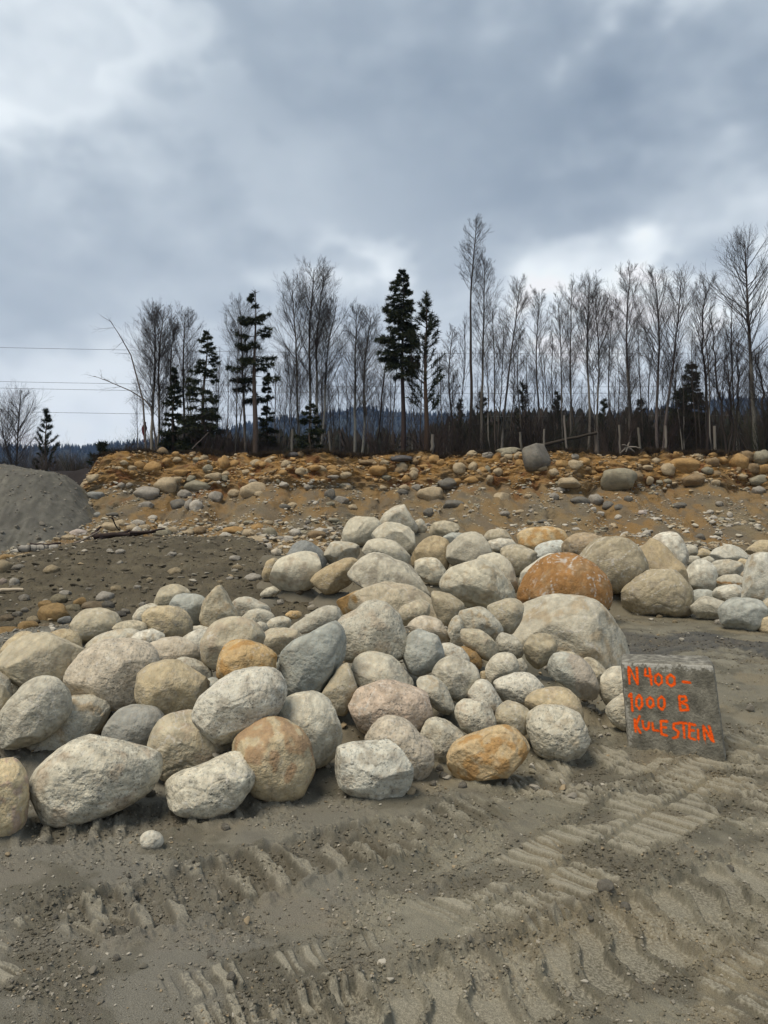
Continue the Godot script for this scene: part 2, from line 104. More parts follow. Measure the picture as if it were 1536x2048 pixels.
	["A27", "grey stone mostly hidden left of the rounded olive-grey boulder", "front", "grey", Vector3(-1.478, 0.141, -5.19), 0.2774, 0.097, -0.012, [0.086, 0.099, 0.115, 0.135, 0.158, 0.157, 0.138, 0.116, 0.103, 0.097, 0.092, 0.091, 0.095, 0.103, 0.113, 0.128, 0.147, 0.159, 0.149, 0.129, 0.103, 0.087, 0.081, 0.08]],
	["B20b", "bluish smooth boulder next to the standing cone-shaped boulder", "front", "blue", Vector3(-1.944, 0.658, -7.9), 0.2413, 0.157, 0.475, [0.183, 0.184, 0.188, 0.177, 0.166, 0.158, 0.158, 0.166, 0.178, 0.193, 0.204, 0.204, 0.192, 0.175, 0.159, 0.153, 0.154, 0.164, 0.18, 0.189, 0.19, 0.186, 0.185, 0.188]],
	["B21", "topmost grey pointed boulder crowning the back heap", "back", "grey2", Vector3(0.285, 1.447, -15), -0.0190, 0.33, 1.16, [0.337, 0.318, 0.306, 0.307, 0.315, 0.326, 0.334, 0.326, 0.318, 0.314, 0.322, 0.341, 0.364, 0.389, 0.375, 0.314, 0.271, 0.257, 0.264, 0.291, 0.333, 0.372, 0.396, 0.366]],
	["B11", "grey-brown stone left of the blue-grey wedge boulder", "front", "tan3", Vector3(-0.857, 0.559, -6.6), 0.1292, 0.131, 0.438, [0.191, 0.197, 0.171, 0.138, 0.117, 0.107, 0.103, 0.107, 0.12, 0.141, 0.156, 0.171, 0.176, 0.175, 0.169, 0.157, 0.141, 0.123, 0.113, 0.111, 0.113, 0.118, 0.132, 0.159]],
	["C20", "brownish-grey round stone in front of the huge boulder", "front", "brown2", Vector3(1.301, 0.479, -6.6), -0.1947, 0.138, 0.317, [0.142, 0.153, 0.158, 0.157, 0.151, 0.145, 0.142, 0.144, 0.147, 0.152, 0.15, 0.146, 0.142, 0.14, 0.14, 0.144, 0.151, 0.158, 0.162, 0.156, 0.146, 0.135, 0.13, 0.132]],
	["C40", "whitish slanting stone left of the rust-orange boulder", "back", "white", Vector3(2.497, 0.674, -12.7), -0.1942, 0.215, 0.349, [0.218, 0.334, 0.489, 0.458, 0.334, 0.251, 0.2, 0.172, 0.162, 0.164, 0.179, 0.21, 0.258, 0.335, 0.421, 0.445, 0.374, 0.264, 0.194, 0.16, 0.145, 0.141, 0.149, 0.171]],
	["A7b", "grey boulder at left edge under a pale one", "front", "grey", Vector3(-2.659, 0.417, -5.4), 0.4576, 0.108, 0.265, [0.106, 0.104, 0.108, 0.115, 0.124, 0.139, 0.152, 0.159, 0.153, 0.141, 0.121, 0.108, 0.104, 0.108, 0.117, 0.124, 0.125, 0.13, 0.145, 0.159, 0.155, 0.141, 0.125, 0.114]],
	["A9", "pale tan boulder peeking out behind the large cracked oval boulder", "front", "tan", Vector3(-2.946, 0.517, -6.4), 0.4314, 0.15, 0.375, [0.151, 0.164, 0.17, 0.169, 0.165, 0.158, 0.15, 0.135, 0.127, 0.127, 0.132, 0.141, 0.157, 0.174, 0.182, 0.171, 0.159, 0.147, 0.135, 0.13, 0.134, 0.144, 0.146, 0.145]],
	["C6", "slanting whitish stone in the middle of the right slope", "front", "white", Vector3(0.722, 0.309, -5.6), -0.1282, 0.126, 0.177, [0.102, 0.093, 0.091, 0.095, 0.103, 0.115, 0.133, 0.144, 0.143, 0.135, 0.129, 0.129, 0.124, 0.114, 0.102, 0.094, 0.093, 0.099, 0.112, 0.135, 0.155, 0.155, 0.142, 0.12]],
	["C25", "rounded pale stone at lower left edge of the concrete block", "front", "pale", Vector3(1.747, 0.175, -5.75), -0.2949, 0.105, 0.036, [0.117, 0.112, 0.112, 0.122, 0.135, 0.138, 0.138, 0.139, 0.134, 0.132, 0.13, 0.128, 0.127, 0.12, 0.118, 0.121, 0.121, 0.124, 0.133, 0.146, 0.154, 0.139, 0.125, 0.12]],
	["C14", "oblong yellowish stone sloping down to the right", "front", "tan3", Vector3(0.798, 0.543, -6.6), -0.1203, 0.124, 0.39, [0.132, 0.109, 0.097, 0.092, 0.093, 0.102, 0.121, 0.149, 0.18, 0.191, 0.183, 0.167, 0.146, 0.118, 0.098, 0.089, 0.09, 0.098, 0.116, 0.145, 0.178, 0.193, 0.193, 0.167]],
	["C19", "pale stone below the oblong yellowish stone", "front", "pale", Vector3(0.924, 0.4, -6.2), -0.1480, 0.117, 0.26, [0.139, 0.145, 0.15, 0.149, 0.144, 0.137, 0.129, 0.123, 0.121, 0.121, 0.118, 0.12, 0.127, 0.134, 0.145, 0.156, 0.159, 0.144, 0.124, 0.111, 0.107, 0.109, 0.114, 0.126]],
	["B26", "brownish-grey angular boulder beside the slate-blue one", "back", "grey2", Vector3(-0.733, 0.907, -13.6), 0.0539, 0.223, 0.687, [0.349, 0.358, 0.307, 0.258, 0.223, 0.205, 0.203, 0.213, 0.23, 0.265, 0.31, 0.33, 0.34, 0.324, 0.305, 0.277, 0.244, 0.226, 0.221, 0.215, 0.22, 0.243, 0.281, 0.317]],
	["D4", "pale grey rounded boulder right of the tan slab boulder", "right", "pale2", Vector3(5.653, 0.454, -14.06), -0.3823, 0.258, 0.157, [0.285, 0.283, 0.296, 0.304, 0.314, 0.33, 0.329, 0.322, 0.303, 0.29, 0.285, 0.279, 0.283, 0.297, 0.317, 0.338, 0.324, 0.307, 0.297, 0.296, 0.306, 0.311, 0.308, 0.299]],
	["C33", "pale cracked boulder left of the big pale grey boulder", "back", "pale3", Vector3(0.723, 0.693, -12.3), -0.0587, 0.21, 0.458, [0.247, 0.226, 0.217, 0.213, 0.218, 0.224, 0.222, 0.231, 0.251, 0.272, 0.292, 0.293, 0.268, 0.234, 0.204, 0.19, 0.19, 0.205, 0.227, 0.243, 0.271, 0.299, 0.291, 0.275]],
	["A12", "tan round stone behind right shoulder of the cracked oval boulder", "front", "tan", Vector3(-2.669, 0.523, -6.6), 0.3843, 0.114, 0.395, [0.145, 0.137, 0.133, 0.132, 0.128, 0.128, 0.129, 0.132, 0.141, 0.15, 0.155, 0.159, 0.147, 0.136, 0.135, 0.136, 0.127, 0.12, 0.123, 0.133, 0.145, 0.154, 0.161, 0.153]],
	["A28", "small bluish grey stone between tan and veined whitish boulders", "front", "blue", Vector3(-1.225, 0.385, -5.45), 0.2211, 0.094, 0.255, [0.103, 0.118, 0.13, 0.127, 0.118, 0.112, 0.11, 0.107, 0.105, 0.103, 0.096, 0.091, 0.092, 0.1, 0.111, 0.127, 0.138, 0.137, 0.112, 0.092, 0.083, 0.081, 0.085, 0.093]],
	["B15", "low grey boulder right of the standing cone-shaped boulder", "front", "grey", Vector3(-1.409, 0.605, -8.3), 0.1681, 0.122, 0.483, [0.213, 0.176, 0.145, 0.127, 0.118, 0.119, 0.127, 0.139, 0.154, 0.176, 0.194, 0.206, 0.198, 0.184, 0.163, 0.142, 0.132, 0.127, 0.122, 0.123, 0.135, 0.16, 0.196, 0.218]],
	["B31", "oval olive stone sitting above the stepped granite boulder", "front", "tan3", Vector3(0.298, 0.635, -7.8), -0.0382, 0.138, 0.489, [0.167, 0.18, 0.181, 0.169, 0.153, 0.137, 0.128, 0.125, 0.123, 0.128, 0.139, 0.149, 0.159, 0.169, 0.174, 0.17, 0.165, 0.151, 0.131, 0.119, 0.116, 0.117, 0.125, 0.143]],
	["A23", "low grey stone above the round tan boulder", "front", "grey", Vector3(-1.431, 0.452, -5.9), 0.2380, 0.104, 0.345, [0.13, 0.11, 0.094, 0.085, 0.083, 0.085, 0.089, 0.098, 0.116, 0.138, 0.155, 0.166, 0.143, 0.107, 0.085, 0.075, 0.071, 0.072, 0.079, 0.094, 0.122, 0.15, 0.158, 0.15]],
	["D9", "grey angular stone at front left of the right-hand heap", "right", "grey", Vector3(4.862, 0.182, -11.739), -0.3927, 0.217, -0.02, [0.299, 0.277, 0.224, 0.186, 0.17, 0.167, 0.175, 0.198, 0.234, 0.264, 0.293, 0.305, 0.293, 0.26, 0.224, 0.194, 0.178, 0.175, 0.181, 0.198, 0.233, 0.272, 0.283, 0.293]],
	["A30", "rounded olive stone at the very back beside the bluish boulder", "front", "tan3", Vector3(-2.21, 0.746, -8.2), 0.2632, 0.126, 0.613, [0.195, 0.193, 0.179, 0.16, 0.148, 0.139, 0.134, 0.135, 0.138, 0.142, 0.153, 0.166, 0.178, 0.189, 0.188, 0.173, 0.151, 0.137, 0.131, 0.125, 0.125, 0.135, 0.152, 0.174]],
	["A18", "whitish boulder with gentle peak below the sandy yellow boulder", "front", "white", Vector3(-1.974, 0.554, -6.6), 0.2906, 0.107, 0.455, [0.161, 0.157, 0.144, 0.13, 0.116, 0.108, 0.101, 0.097, 0.099, 0.109, 0.125, 0.144, 0.165, 0.165, 0.147, 0.126, 0.112, 0.102, 0.094, 0.093, 0.099, 0.114, 0.137, 0.151]],
	["C39", "pale bluish slab below the cream and orange boulder", "back", "white2", Vector3(2.98, 0.938, -13.96), -0.2103, 0.201, 0.751, [0.345, 0.347, 0.321, 0.265, 0.217, 0.192, 0.178, 0.172, 0.176, 0.195, 0.232, 0.279, 0.328, 0.348, 0.317, 0.263, 0.213, 0.183, 0.172, 0.174, 0.186, 0.203, 0.228, 0.28]],
	["C18", "grey stone in front of left side of the huge boulder", "front", "grey", Vector3(1.083, 0.481, -6.8), -0.1579, 0.104, 0.367, [0.119, 0.107, 0.098, 0.095, 0.097, 0.1, 0.108, 0.123, 0.133, 0.131, 0.13, 0.129, 0.12, 0.115, 0.109, 0.099, 0.093, 0.094, 0.1, 0.114, 0.134, 0.141, 0.138, 0.128]],
	["C12", "whitish stone behind the angular blue-grey broken boulder", "front", "white", Vector3(0.569, 0.472, -6.4), -0.0887, 0.105, 0.375, [0.113, 0.097, 0.09, 0.086, 0.082, 0.083, 0.089, 0.102, 0.117, 0.133, 0.141, 0.128, 0.117, 0.109, 0.094, 0.084, 0.08, 0.083, 0.088, 0.096, 0.112, 0.135, 0.144, 0.133]],
	["A16", "low rounded stone between the olive oval and sandy yellow boulders", "front", "tan3", Vector3(-2.324, 0.554, -7.2), 0.3122, 0.107, 0.469, [0.168, 0.155, 0.137, 0.116, 0.103, 0.097, 0.091, 0.089, 0.094, 0.106, 0.124, 0.148, 0.173, 0.164, 0.136, 0.111, 0.097, 0.089, 0.084, 0.085, 0.092, 0.11, 0.136, 0.155]],
	["D14", "round tan-grey stone at right edge, upper of two", "right", "tan3", Vector3(5.4, 0.227, -11), -0.4563, 0.162, 0.039, [0.201, 0.192, 0.197, 0.207, 0.2, 0.191, 0.192, 0.195, 0.19, 0.19, 0.195, 0.203, 0.213, 0.209, 0.208, 0.206, 0.19, 0.181, 0.186, 0.195, 0.193, 0.195, 0.208, 0.214]],
	["A10", "pale boulder at left edge behind the cracked oval boulder", "front", "pale", Vector3(-2.907, 0.442, -6), 0.4512, 0.096, 0.332, [0.101, 0.101, 0.098, 0.1, 0.107, 0.112, 0.112, 0.112, 0.109, 0.109, 0.112, 0.109, 0.104, 0.103, 0.106, 0.101, 0.098, 0.101, 0.11, 0.115, 0.117, 0.119, 0.11, 0.102]],
	["A11", "small grey stone under the cracked oval boulder", "front", "grey", Vector3(-2.653, 0.363, -5.73), 0.4337, 0.081, 0.263, [0.107, 0.12, 0.113, 0.106, 0.102, 0.097, 0.095, 0.099, 0.102, 0.097, 0.094, 0.097, 0.099, 0.103, 0.11, 0.114, 0.115, 0.103, 0.094, 0.093, 0.094, 0.092, 0.09, 0.094]],
	["C34", "flat grey stone right of the topmost grey boulder", "back", "tan3", Vector3(1.146, 1.266, -15), -0.0763, 0.212, 1.097, [0.317, 0.289, 0.259, 0.223, 0.197, 0.187, 0.188, 0.191, 0.199, 0.223, 0.261, 0.291, 0.312, 0.309, 0.267, 0.229, 0.195, 0.172, 0.164, 0.168, 0.186, 0.227, 0.284, 0.312]],
	["D6", "grey layered stone in the middle of the right-hand heap", "right", "grey", Vector3(6.508, 0.516, -15), -0.4094, 0.222, 0.301, [0.355, 0.34, 0.291, 0.247, 0.222, 0.209, 0.198, 0.196, 0.209, 0.238, 0.273, 0.301, 0.323, 0.32, 0.304, 0.277, 0.252, 0.216, 0.192, 0.185, 0.191, 0.214, 0.254, 0.304]],
	["C23", "slanting tan stone between two-toned boulder and huge boulder", "front", "tan3", Vector3(1.742, 0.311, -6.5), -0.2619, 0.1, 0.172, [0.101, 0.092, 0.083, 0.08, 0.083, 0.092, 0.105, 0.122, 0.14, 0.143, 0.129, 0.101, 0.081, 0.073, 0.071, 0.073, 0.078, 0.091, 0.118, 0.149, 0.139, 0.123, 0.113, 0.106]],
	["D5", "layered pale grey boulder at the back of the right-hand heap", "right", "pale2", Vector3(7.42, 0.673, -17), -0.4116, 0.26, 0.469, [0.392, 0.357, 0.32, 0.282, 0.255, 0.245, 0.24, 0.231, 0.233, 0.254, 0.291, 0.332, 0.375, 0.39, 0.357, 0.283, 0.233, 0.21, 0.201, 0.201, 0.216, 0.253, 0.315, 0.373]],
	["D10", "bluish low stone beside the brown boulder with droppings", "right", "blue", Vector3(5.301, 0.164, -13.2), -0.3819, 0.174, -0.014, [0.309, 0.301, 0.266, 0.222, 0.187, 0.169, 0.165, 0.17, 0.178, 0.192, 0.225, 0.267, 0.275, 0.278, 0.284, 0.252, 0.203, 0.169, 0.154, 0.151, 0.16, 0.179, 0.204, 0.252]],
	["D8", "pale pitted stone in front of the striped grey stone", "right", "pale2", Vector3(5.612, 0.274, -12.8), -0.4132, 0.213, 0.094, [0.255, 0.257, 0.238, 0.21, 0.194, 0.182, 0.169, 0.165, 0.173, 0.194, 0.223, 0.25, 0.264, 0.247, 0.229, 0.21, 0.188, 0.176, 0.178, 0.187, 0.19, 0.194, 0.212, 0.239]],
	["B16", "small pale stone in front of the low grey boulder at back", "front", "pale", Vector3(-1.232, 0.601, -7.7), 0.1586, 0.102, 0.518, [0.162, 0.144, 0.124, 0.105, 0.095, 0.092, 0.092, 0.092, 0.096, 0.109, 0.127, 0.152, 0.171, 0.146, 0.12, 0.106, 0.094, 0.085, 0.082, 0.085, 0.096, 0.115, 0.136, 0.152]],
	["D16", "tan-yellow rounded stone at right edge, farthest back", "right", "tan", Vector3(8.415, 0.756, -17.5), -0.4482, 0.259, 0.555, [0.395, 0.353, 0.312, 0.285, 0.253, 0.236, 0.234, 0.239, 0.243, 0.261, 0.297, 0.337, 0.375, 0.397, 0.349, 0.28, 0.23, 0.205, 0.197, 0.205, 0.23, 0.273, 0.316, 0.366]],
	["A25", "small stone in the gap above the egg-shaped boulder", "front", "grey", Vector3(-2.203, 0.304, -5.7), 0.3688, 0.071, 0.221, [0.096, 0.087, 0.082, 0.079, 0.08, 0.087, 0.097, 0.096, 0.091, 0.09, 0.092, 0.094, 0.101, 0.108, 0.096, 0.083, 0.079, 0.08, 0.084, 0.085, 0.087, 0.095, 0.107, 0.109]],
	["C16", "narrow upright stone left of the oblong yellowish stone", "front", "grey", Vector3(0.655, 0.557, -7.1), -0.0920, 0.091, 0.418, [0.07, 0.071, 0.079, 0.093, 0.112, 0.135, 0.146, 0.132, 0.116, 0.1, 0.087, 0.081, 0.081, 0.083, 0.086, 0.093, 0.11, 0.133, 0.139, 0.138, 0.127, 0.103, 0.084, 0.074]],
	["C13", "small brown stone under the oblong yellowish stone", "front", "rust2", Vector3(0.719, 0.428, -6.53), -0.1097, 0.081, 0.327, [0.085, 0.076, 0.073, 0.074, 0.075, 0.079, 0.091, 0.105, 0.114, 0.122, 0.116, 0.097, 0.083, 0.078, 0.076, 0.073, 0.073, 0.079, 0.091, 0.103, 0.116, 0.121, 0.114, 0.101]],
	["C36", "small two-coloured stone at rear of the back heap", "back", "tan3", Vector3(2.219, 1.124, -15.2), -0.1449, 0.193, 0.965, [0.288, 0.245, 0.206, 0.184, 0.176, 0.174, 0.169, 0.172, 0.189, 0.22, 0.252, 0.28, 0.293, 0.272, 0.223, 0.183, 0.161, 0.155, 0.158, 0.165, 0.177, 0.206, 0.261, 0.31]],
	["A15", "pale stone tucked behind left side of the sandy yellow boulder", "front", "pale", Vector3(-2.411, 0.591, -8), 0.2927, 0.091, 0.485, [0.137, 0.143, 0.141, 0.139, 0.127, 0.114, 0.102, 0.094, 0.094, 0.099, 0.108, 0.114, 0.127, 0.146, 0.149, 0.141, 0.122, 0.108, 0.104, 0.101, 0.096, 0.094, 0.1, 0.115]],
	["C37", "pale bluish-white stone behind the olive-grey boulder", "back", "white", Vector3(2.156, 0.998, -14.4), -0.1486, 0.194, 0.843, [0.268, 0.257, 0.226, 0.183, 0.155, 0.144, 0.143, 0.151, 0.16, 0.18, 0.224, 0.275, 0.264, 0.235, 0.207, 0.189, 0.175, 0.161, 0.155, 0.161, 0.174, 0.184, 0.203, 0.238]],
	["D7", "striped grey stone with rusty seam in the right-hand heap", "right", "grey", Vector3(6.08, 0.377, -13.8), -0.4150, 0.181, 0.249, [0.283, 0.252, 0.212, 0.188, 0.173, 0.155, 0.144, 0.145, 0.157, 0.183, 0.213, 0.246, 0.285, 0.286, 0.228, 0.175, 0.147, 0.13, 0.124, 0.127, 0.141, 0.173, 0.228, 0.276]],
	["D15", "round cream stone at right edge, lower of two", "right", "tan", Vector3(5.203, 0.098, -10.6), -0.4563, 0.148, -0.042, [0.178, 0.172, 0.165, 0.164, 0.16, 0.145, 0.136, 0.136, 0.146, 0.158, 0.162, 0.169, 0.174, 0.173, 0.17, 0.16, 0.153, 0.146, 0.14, 0.142, 0.151, 0.156, 0.157, 0.166]],
	["C22b", "stone behind the two-toned boulder", "front", "tan3", Vector3(1.535, 0.402, -6.6), -0.2285, 0.071, 0.334, [0.112, 0.097, 0.086, 0.081, 0.073, 0.067, 0.065, 0.069, 0.079, 0.095, 0.107, 0.117, 0.111, 0.098, 0.089, 0.079, 0.069, 0.063, 0.063, 0.067, 0.078, 0.096, 0.109, 0.115]],
	["B17", "pale little stone beside the long flat grey stone", "front", "pale", Vector3(-0.986, 0.579, -7.4), 0.1325, 0.084, 0.503, [0.115, 0.12, 0.114, 0.099, 0.088, 0.079, 0.074, 0.075, 0.081, 0.089, 0.097, 0.114, 0.131, 0.122, 0.11, 0.103, 0.087, 0.075, 0.071, 0.071, 0.078, 0.093, 0.112, 0.115]],
	["B34", "brownish small boulder at the left end of back heap", "back", "tan4", Vector3(-1.834, 0.676, -12.8), 0.1423, 0.152, 0.475, [0.128, 0.145, 0.172, 0.196, 0.21, 0.212, 0.19, 0.171, 0.157, 0.138, 0.126, 0.124, 0.132, 0.148, 0.168, 0.192, 0.213, 0.21, 0.199, 0.172, 0.148, 0.135, 0.126, 0.123]],
	["A4", "small lone round stone lying on bare mud in front", "front", "white", Vector3(-1.143, 0.026, -3.874), 0.2869, 0.046, -0.02, [0.057, 0.055, 0.053, 0.048, 0.045, 0.045, 0.046, 0.047, 0.049, 0.053, 0.056, 0.059, 0.057, 0.054, 0.052, 0.048, 0.046, 0.046, 0.046, 0.045, 0.048, 0.053, 0.057, 0.06]],
	["D2b", "small brown stone wedged between the two brown boulders", "back", "brown2", Vector3(3.91, 0.214, -13.4), -0.2839, 0.137, 0.069, [0.164, 0.18, 0.188, 0.167, 0.149, 0.145, 0.146, 0.145, 0.148, 0.164, 0.18, 0.17, 0.159, 0.16, 0.173, 0.187, 0.168, 0.146, 0.137, 0.138, 0.15, 0.166, 0.164, 0.159]],
	["A19b", "pale low stone below the standing cone-shaped boulder", "front", "white", Vector3(-1.775, 0.472, -7.6), 0.2294, 0.074, 0.409, [0.12, 0.119, 0.096, 0.077, 0.069, 0.067, 0.067, 0.068, 0.072, 0.083, 0.099, 0.11, 0.116, 0.112, 0.105, 0.089, 0.072, 0.062, 0.058, 0.059, 0.064, 0.077, 0.097, 0.113]],
	["C35", "low bluish stone behind the grey faceted boulder", "back", "blue", Vector3(1.296, 1.119, -14.6), -0.0885, 0.139, 0.997, [0.227, 0.219, 0.195, 0.155, 0.127, 0.115, 0.113, 0.117, 0.124, 0.134, 0.156, 0.195, 0.228, 0.221, 0.184, 0.151, 0.134, 0.126, 0.121, 0.116, 0.117, 0.128, 0.153, 0.195]],
	["B19", "flat grey stone wedged between orange and blue-grey boulders", "front", "grey", Vector3(-0.81, 0.521, -5.6), 0.1436, 0.053, 0.475, [0.07, 0.072, 0.071, 0.067, 0.055, 0.046, 0.043, 0.042, 0.044, 0.047, 0.051, 0.061, 0.075, 0.076, 0.068, 0.058, 0.05, 0.045, 0.045, 0.047, 0.051, 0.052, 0.054, 0.061]],
	["C19b", "small gritty stone right of the pale stone below the oblong one", "front", "grey", Vector3(1.131, 0.358, -6.5), -0.1723, 0.05, 0.288, [0.055, 0.051, 0.049, 0.05, 0.056, 0.066, 0.075, 0.072, 0.069, 0.068, 0.061, 0.052, 0.047, 0.046, 0.048, 0.055, 0.064, 0.067, 0.069, 0.073, 0.072, 0.063, 0.057, 0.055]],
	["B23", "small grey stone right of the topmost pointed boulder", "back", "grey", Vector3(0.703, 1.331, -15.2), -0.0462, 0.123, 1.187, [0.127, 0.114, 0.109, 0.113, 0.127, 0.148, 0.157, 0.151, 0.15, 0.153, 0.142, 0.123, 0.112, 0.109, 0.115, 0.131, 0.151, 0.148, 0.143, 0.147, 0.153, 0.147, 0.144, 0.143]],
	["B36", "half-buried pale flat stone in the dark dirt", "back", "pale3", Vector3(-1.737, 0.403, -12), 0.1438, 0.108, 0.312, [0.133, 0.153, 0.15, 0.132, 0.103, 0.083, 0.074, 0.072, 0.074, 0.079, 0.085, 0.098, 0.126, 0.159, 0.149, 0.121, 0.104, 0.093, 0.08, 0.071, 0.069, 0.071, 0.08, 0.101]],
	["D20", "grey stone right of the pale upright boulder", "right", "grey", Vector3(6.802, 0.739, -17.5), -0.3707, 0.137, 0.598, [0.158, 0.16, 0.167, 0.161, 0.149, 0.145, 0.15, 0.155, 0.146, 0.141, 0.146, 0.16, 0.17, 0.165, 0.164, 0.169, 0.163, 0.143, 0.13, 0.128, 0.135, 0.155, 0.177, 0.168]],
	["D18", "small tan stone left of the tall pale square boulder", "right", "tan", Vector3(7.122, 0.572, -15.6), -0.4283, 0.116, 0.453, [0.146, 0.15, 0.151, 0.133, 0.117, 0.113, 0.116, 0.126, 0.135, 0.14, 0.151, 0.167, 0.161, 0.14, 0.127, 0.125, 0.127, 0.124, 0.119, 0.12, 0.132, 0.151, 0.16, 0.151]],
	["B18", "small orange stone at the foot of the dark dirt slope", "front", "orange", Vector3(-0.944, 0.559, -8.2), 0.1146, 0.053, 0.514, [0.094, 0.089, 0.074, 0.06, 0.05, 0.045, 0.044, 0.047, 0.053, 0.059, 0.066, 0.079, 0.094, 0.091, 0.081, 0.063, 0.05, 0.045, 0.043, 0.045, 0.05, 0.057, 0.065, 0.078]],
	["B17b", "tiny pale stone behind the olive rounded boulder", "front", "pale", Vector3(-1.124, 0.584, -7.2), 0.1549, 0.052, 0.542, [0.062, 0.06, 0.057, 0.05, 0.046, 0.046, 0.048, 0.05, 0.05, 0.053, 0.061, 0.07, 0.066, 0.06, 0.057, 0.055, 0.048, 0.043, 0.041, 0.043, 0.048, 0.059, 0.07, 0.066]],
	["D17", "small tan stone behind the layered pale boulder", "right", "tan", Vector3(7.295, 0.66, -18), -0.3850, 0.123, 0.549, [0.19, 0.169, 0.153, 0.132, 0.119, 0.115, 0.121, 0.131, 0.134, 0.136, 0.148, 0.169, 0.187, 0.185, 0.164, 0.136, 0.119, 0.113, 0.111, 0.109, 0.114, 0.129, 0.163, 0.202]],
	["D22", "low grey stone above the pale grey rounded boulder", "right", "grey", Vector3(6.511, 0.591, -16.6), -0.3738, 0.112, 0.488, [0.164, 0.159, 0.156, 0.133, 0.111, 0.101, 0.099, 0.104, 0.114, 0.119, 0.126, 0.141, 0.163, 0.167, 0.156, 0.143, 0.117, 0.098, 0.089, 0.088, 0.093, 0.108, 0.136, 0.166]],
	["C13b", "tiny tan stone under the small brown stone", "front", "tan", Vector3(0.813, 0.31, -6.32), -0.1279, 0.041, 0.256, [0.039, 0.038, 0.038, 0.039, 0.044, 0.051, 0.052, 0.052, 0.054, 0.056, 0.05, 0.041, 0.037, 0.035, 0.037, 0.04, 0.045, 0.046, 0.05, 0.057, 0.061, 0.052, 0.044, 0.04]],
	["D19", "small pinkish stone touching the tall pale square boulder", "right", "pink", Vector3(6.622, 0.478, -14.4), -0.4310, 0.085, 0.374, [0.09, 0.102, 0.116, 0.114, 0.11, 0.112, 0.117, 0.111, 0.096, 0.088, 0.086, 0.091, 0.1, 0.106, 0.11, 0.116, 0.116, 0.108, 0.104, 0.108, 0.112, 0.101, 0.09, 0.087]],
	["D21", "grey flat stone under the small tan stone", "right", "grey", Vector3(6.894, 0.572, -16.8), -0.3894, 0.113, 0.489, [0.161, 0.141, 0.12, 0.111, 0.11, 0.107, 0.097, 0.09, 0.09, 0.097, 0.114, 0.142, 0.161, 0.156, 0.134, 0.106, 0.087, 0.08, 0.078, 0.083, 0.095, 0.116, 0.135, 0.15]],
	["B35", "small pinkish stone at the mound beside the slate-blue boulder", "back", "pink", Vector3(-1.934, 0.886, -14.2), 0.1354, 0.078, 0.817, [0.103, 0.098, 0.084, 0.075, 0.072, 0.074, 0.078, 0.076, 0.075, 0.081, 0.094, 0.108, 0.099, 0.09, 0.088, 0.088, 0.078, 0.07, 0.067, 0.07, 0.079, 0.09, 0.093, 0.097]],
]

var taken := {}
var soft := FastNoiseLite.new()      # broad lumps
var fine := FastNoiseLite.new()      # small detail
var rough := FastNoiseLite.new()     # fractal
var mats := {}
var spheres := {}
var rng := RandomNumberGenerator.new()

# ------------------------------------------------------------------ helpers
class Geo:
	var v := PackedVector3Array()
	var n := PackedVector3Array()
	var c := PackedColorArray()
	var i := PackedInt32Array()
	var uv := PackedVector2Array()
	func mesh() -> ArrayMesh:
		var a := []
		a.resize(Mesh.ARRAY_MAX)
		a[Mesh.ARRAY_VERTEX] = v
		a[Mesh.ARRAY_NORMAL] = n
		if c.size() == v.size(): a[Mesh.ARRAY_COLOR] = c
		if uv.size() == v.size(): a[Mesh.ARRAY_TEX_UV] = uv
		a[Mesh.ARRAY_INDEX] = i
		var m := ArrayMesh.new()
		m.add_surface_from_arrays(Mesh.PRIMITIVE_TRIANGLES, a)
		return m
	func smooth():
		n.resize(v.size())
		n.fill(Vector3.ZERO)
		for k in range(0, i.size(), 3):
			var a := i[k]
			var b := i[k + 1]
			var d := i[k + 2]
			var f := (v[d] - v[a]).cross(v[b] - v[a])
			n[a] += f
			n[b] += f
			n[d] += f
		for k in n.size(): n[k] = n[k].normalized()
	# a tapered tube along points
	func tube(pts: PackedVector3Array, radii: PackedFloat32Array, sides: int, col: Color, band := 0.0, rg: RandomNumberGenerator = null):
		var base := v.size()
		var last := pts.size() - 1
		for k in pts.size():
			var t := (pts[mini(k + 1, last)] - pts[maxi(k - 1, 0)]).normalized()
			var s := t.cross(Vector3(0.31, 0.17, 0.93)).normalized()
			var w := t.cross(s)
			var cc := col
			if band > 0.0 and rg.randf() < band: cc = Color(0.05, 0.045, 0.04)
			for j in sides:
				var a := TAU * j / sides
				var d := s * cos(a) + w * sin(a)
				v.append(pts[k] + d * radii[k])
				n.append(d)
				c.append(cc)
		for k in last:
			for j in sides:
				var a := base + k * sides + j
				var b := base + k * sides + (j + 1) % sides
				i.append_array(PackedInt32Array([a, a + sides, b, b, a + sides, b + sides]))
	func tri(a: Vector3, b: Vector3, d: Vector3, nn: Vector3, col: Color):
		var k := v.size()
		var face := (d - a).cross(b - a)
		if face.dot(nn) < 0.0:
			var swap := b
			b = d
			d = swap
		v.append(a); v.append(b); v.append(d)
		n.append(nn); n.append(nn); n.append(nn)
		c.append(col); c.append(col); c.append(col)
		i.append(k); i.append(k + 1); i.append(k + 2)

func numbered(called: String) -> String:
	var k: int = taken.get(called, -1) + 1
	taken[called] = k
	return called if k == 0 else "%s_%03d" % [called, k]

func tag(o: Node, label: String, category: String, group := "", kind := ""):
	if label: o.set_meta("label", label)
	if category: o.set_meta("category", category)
	if group: o.set_meta("group", group)
	if kind: o.set_meta("kind", kind)

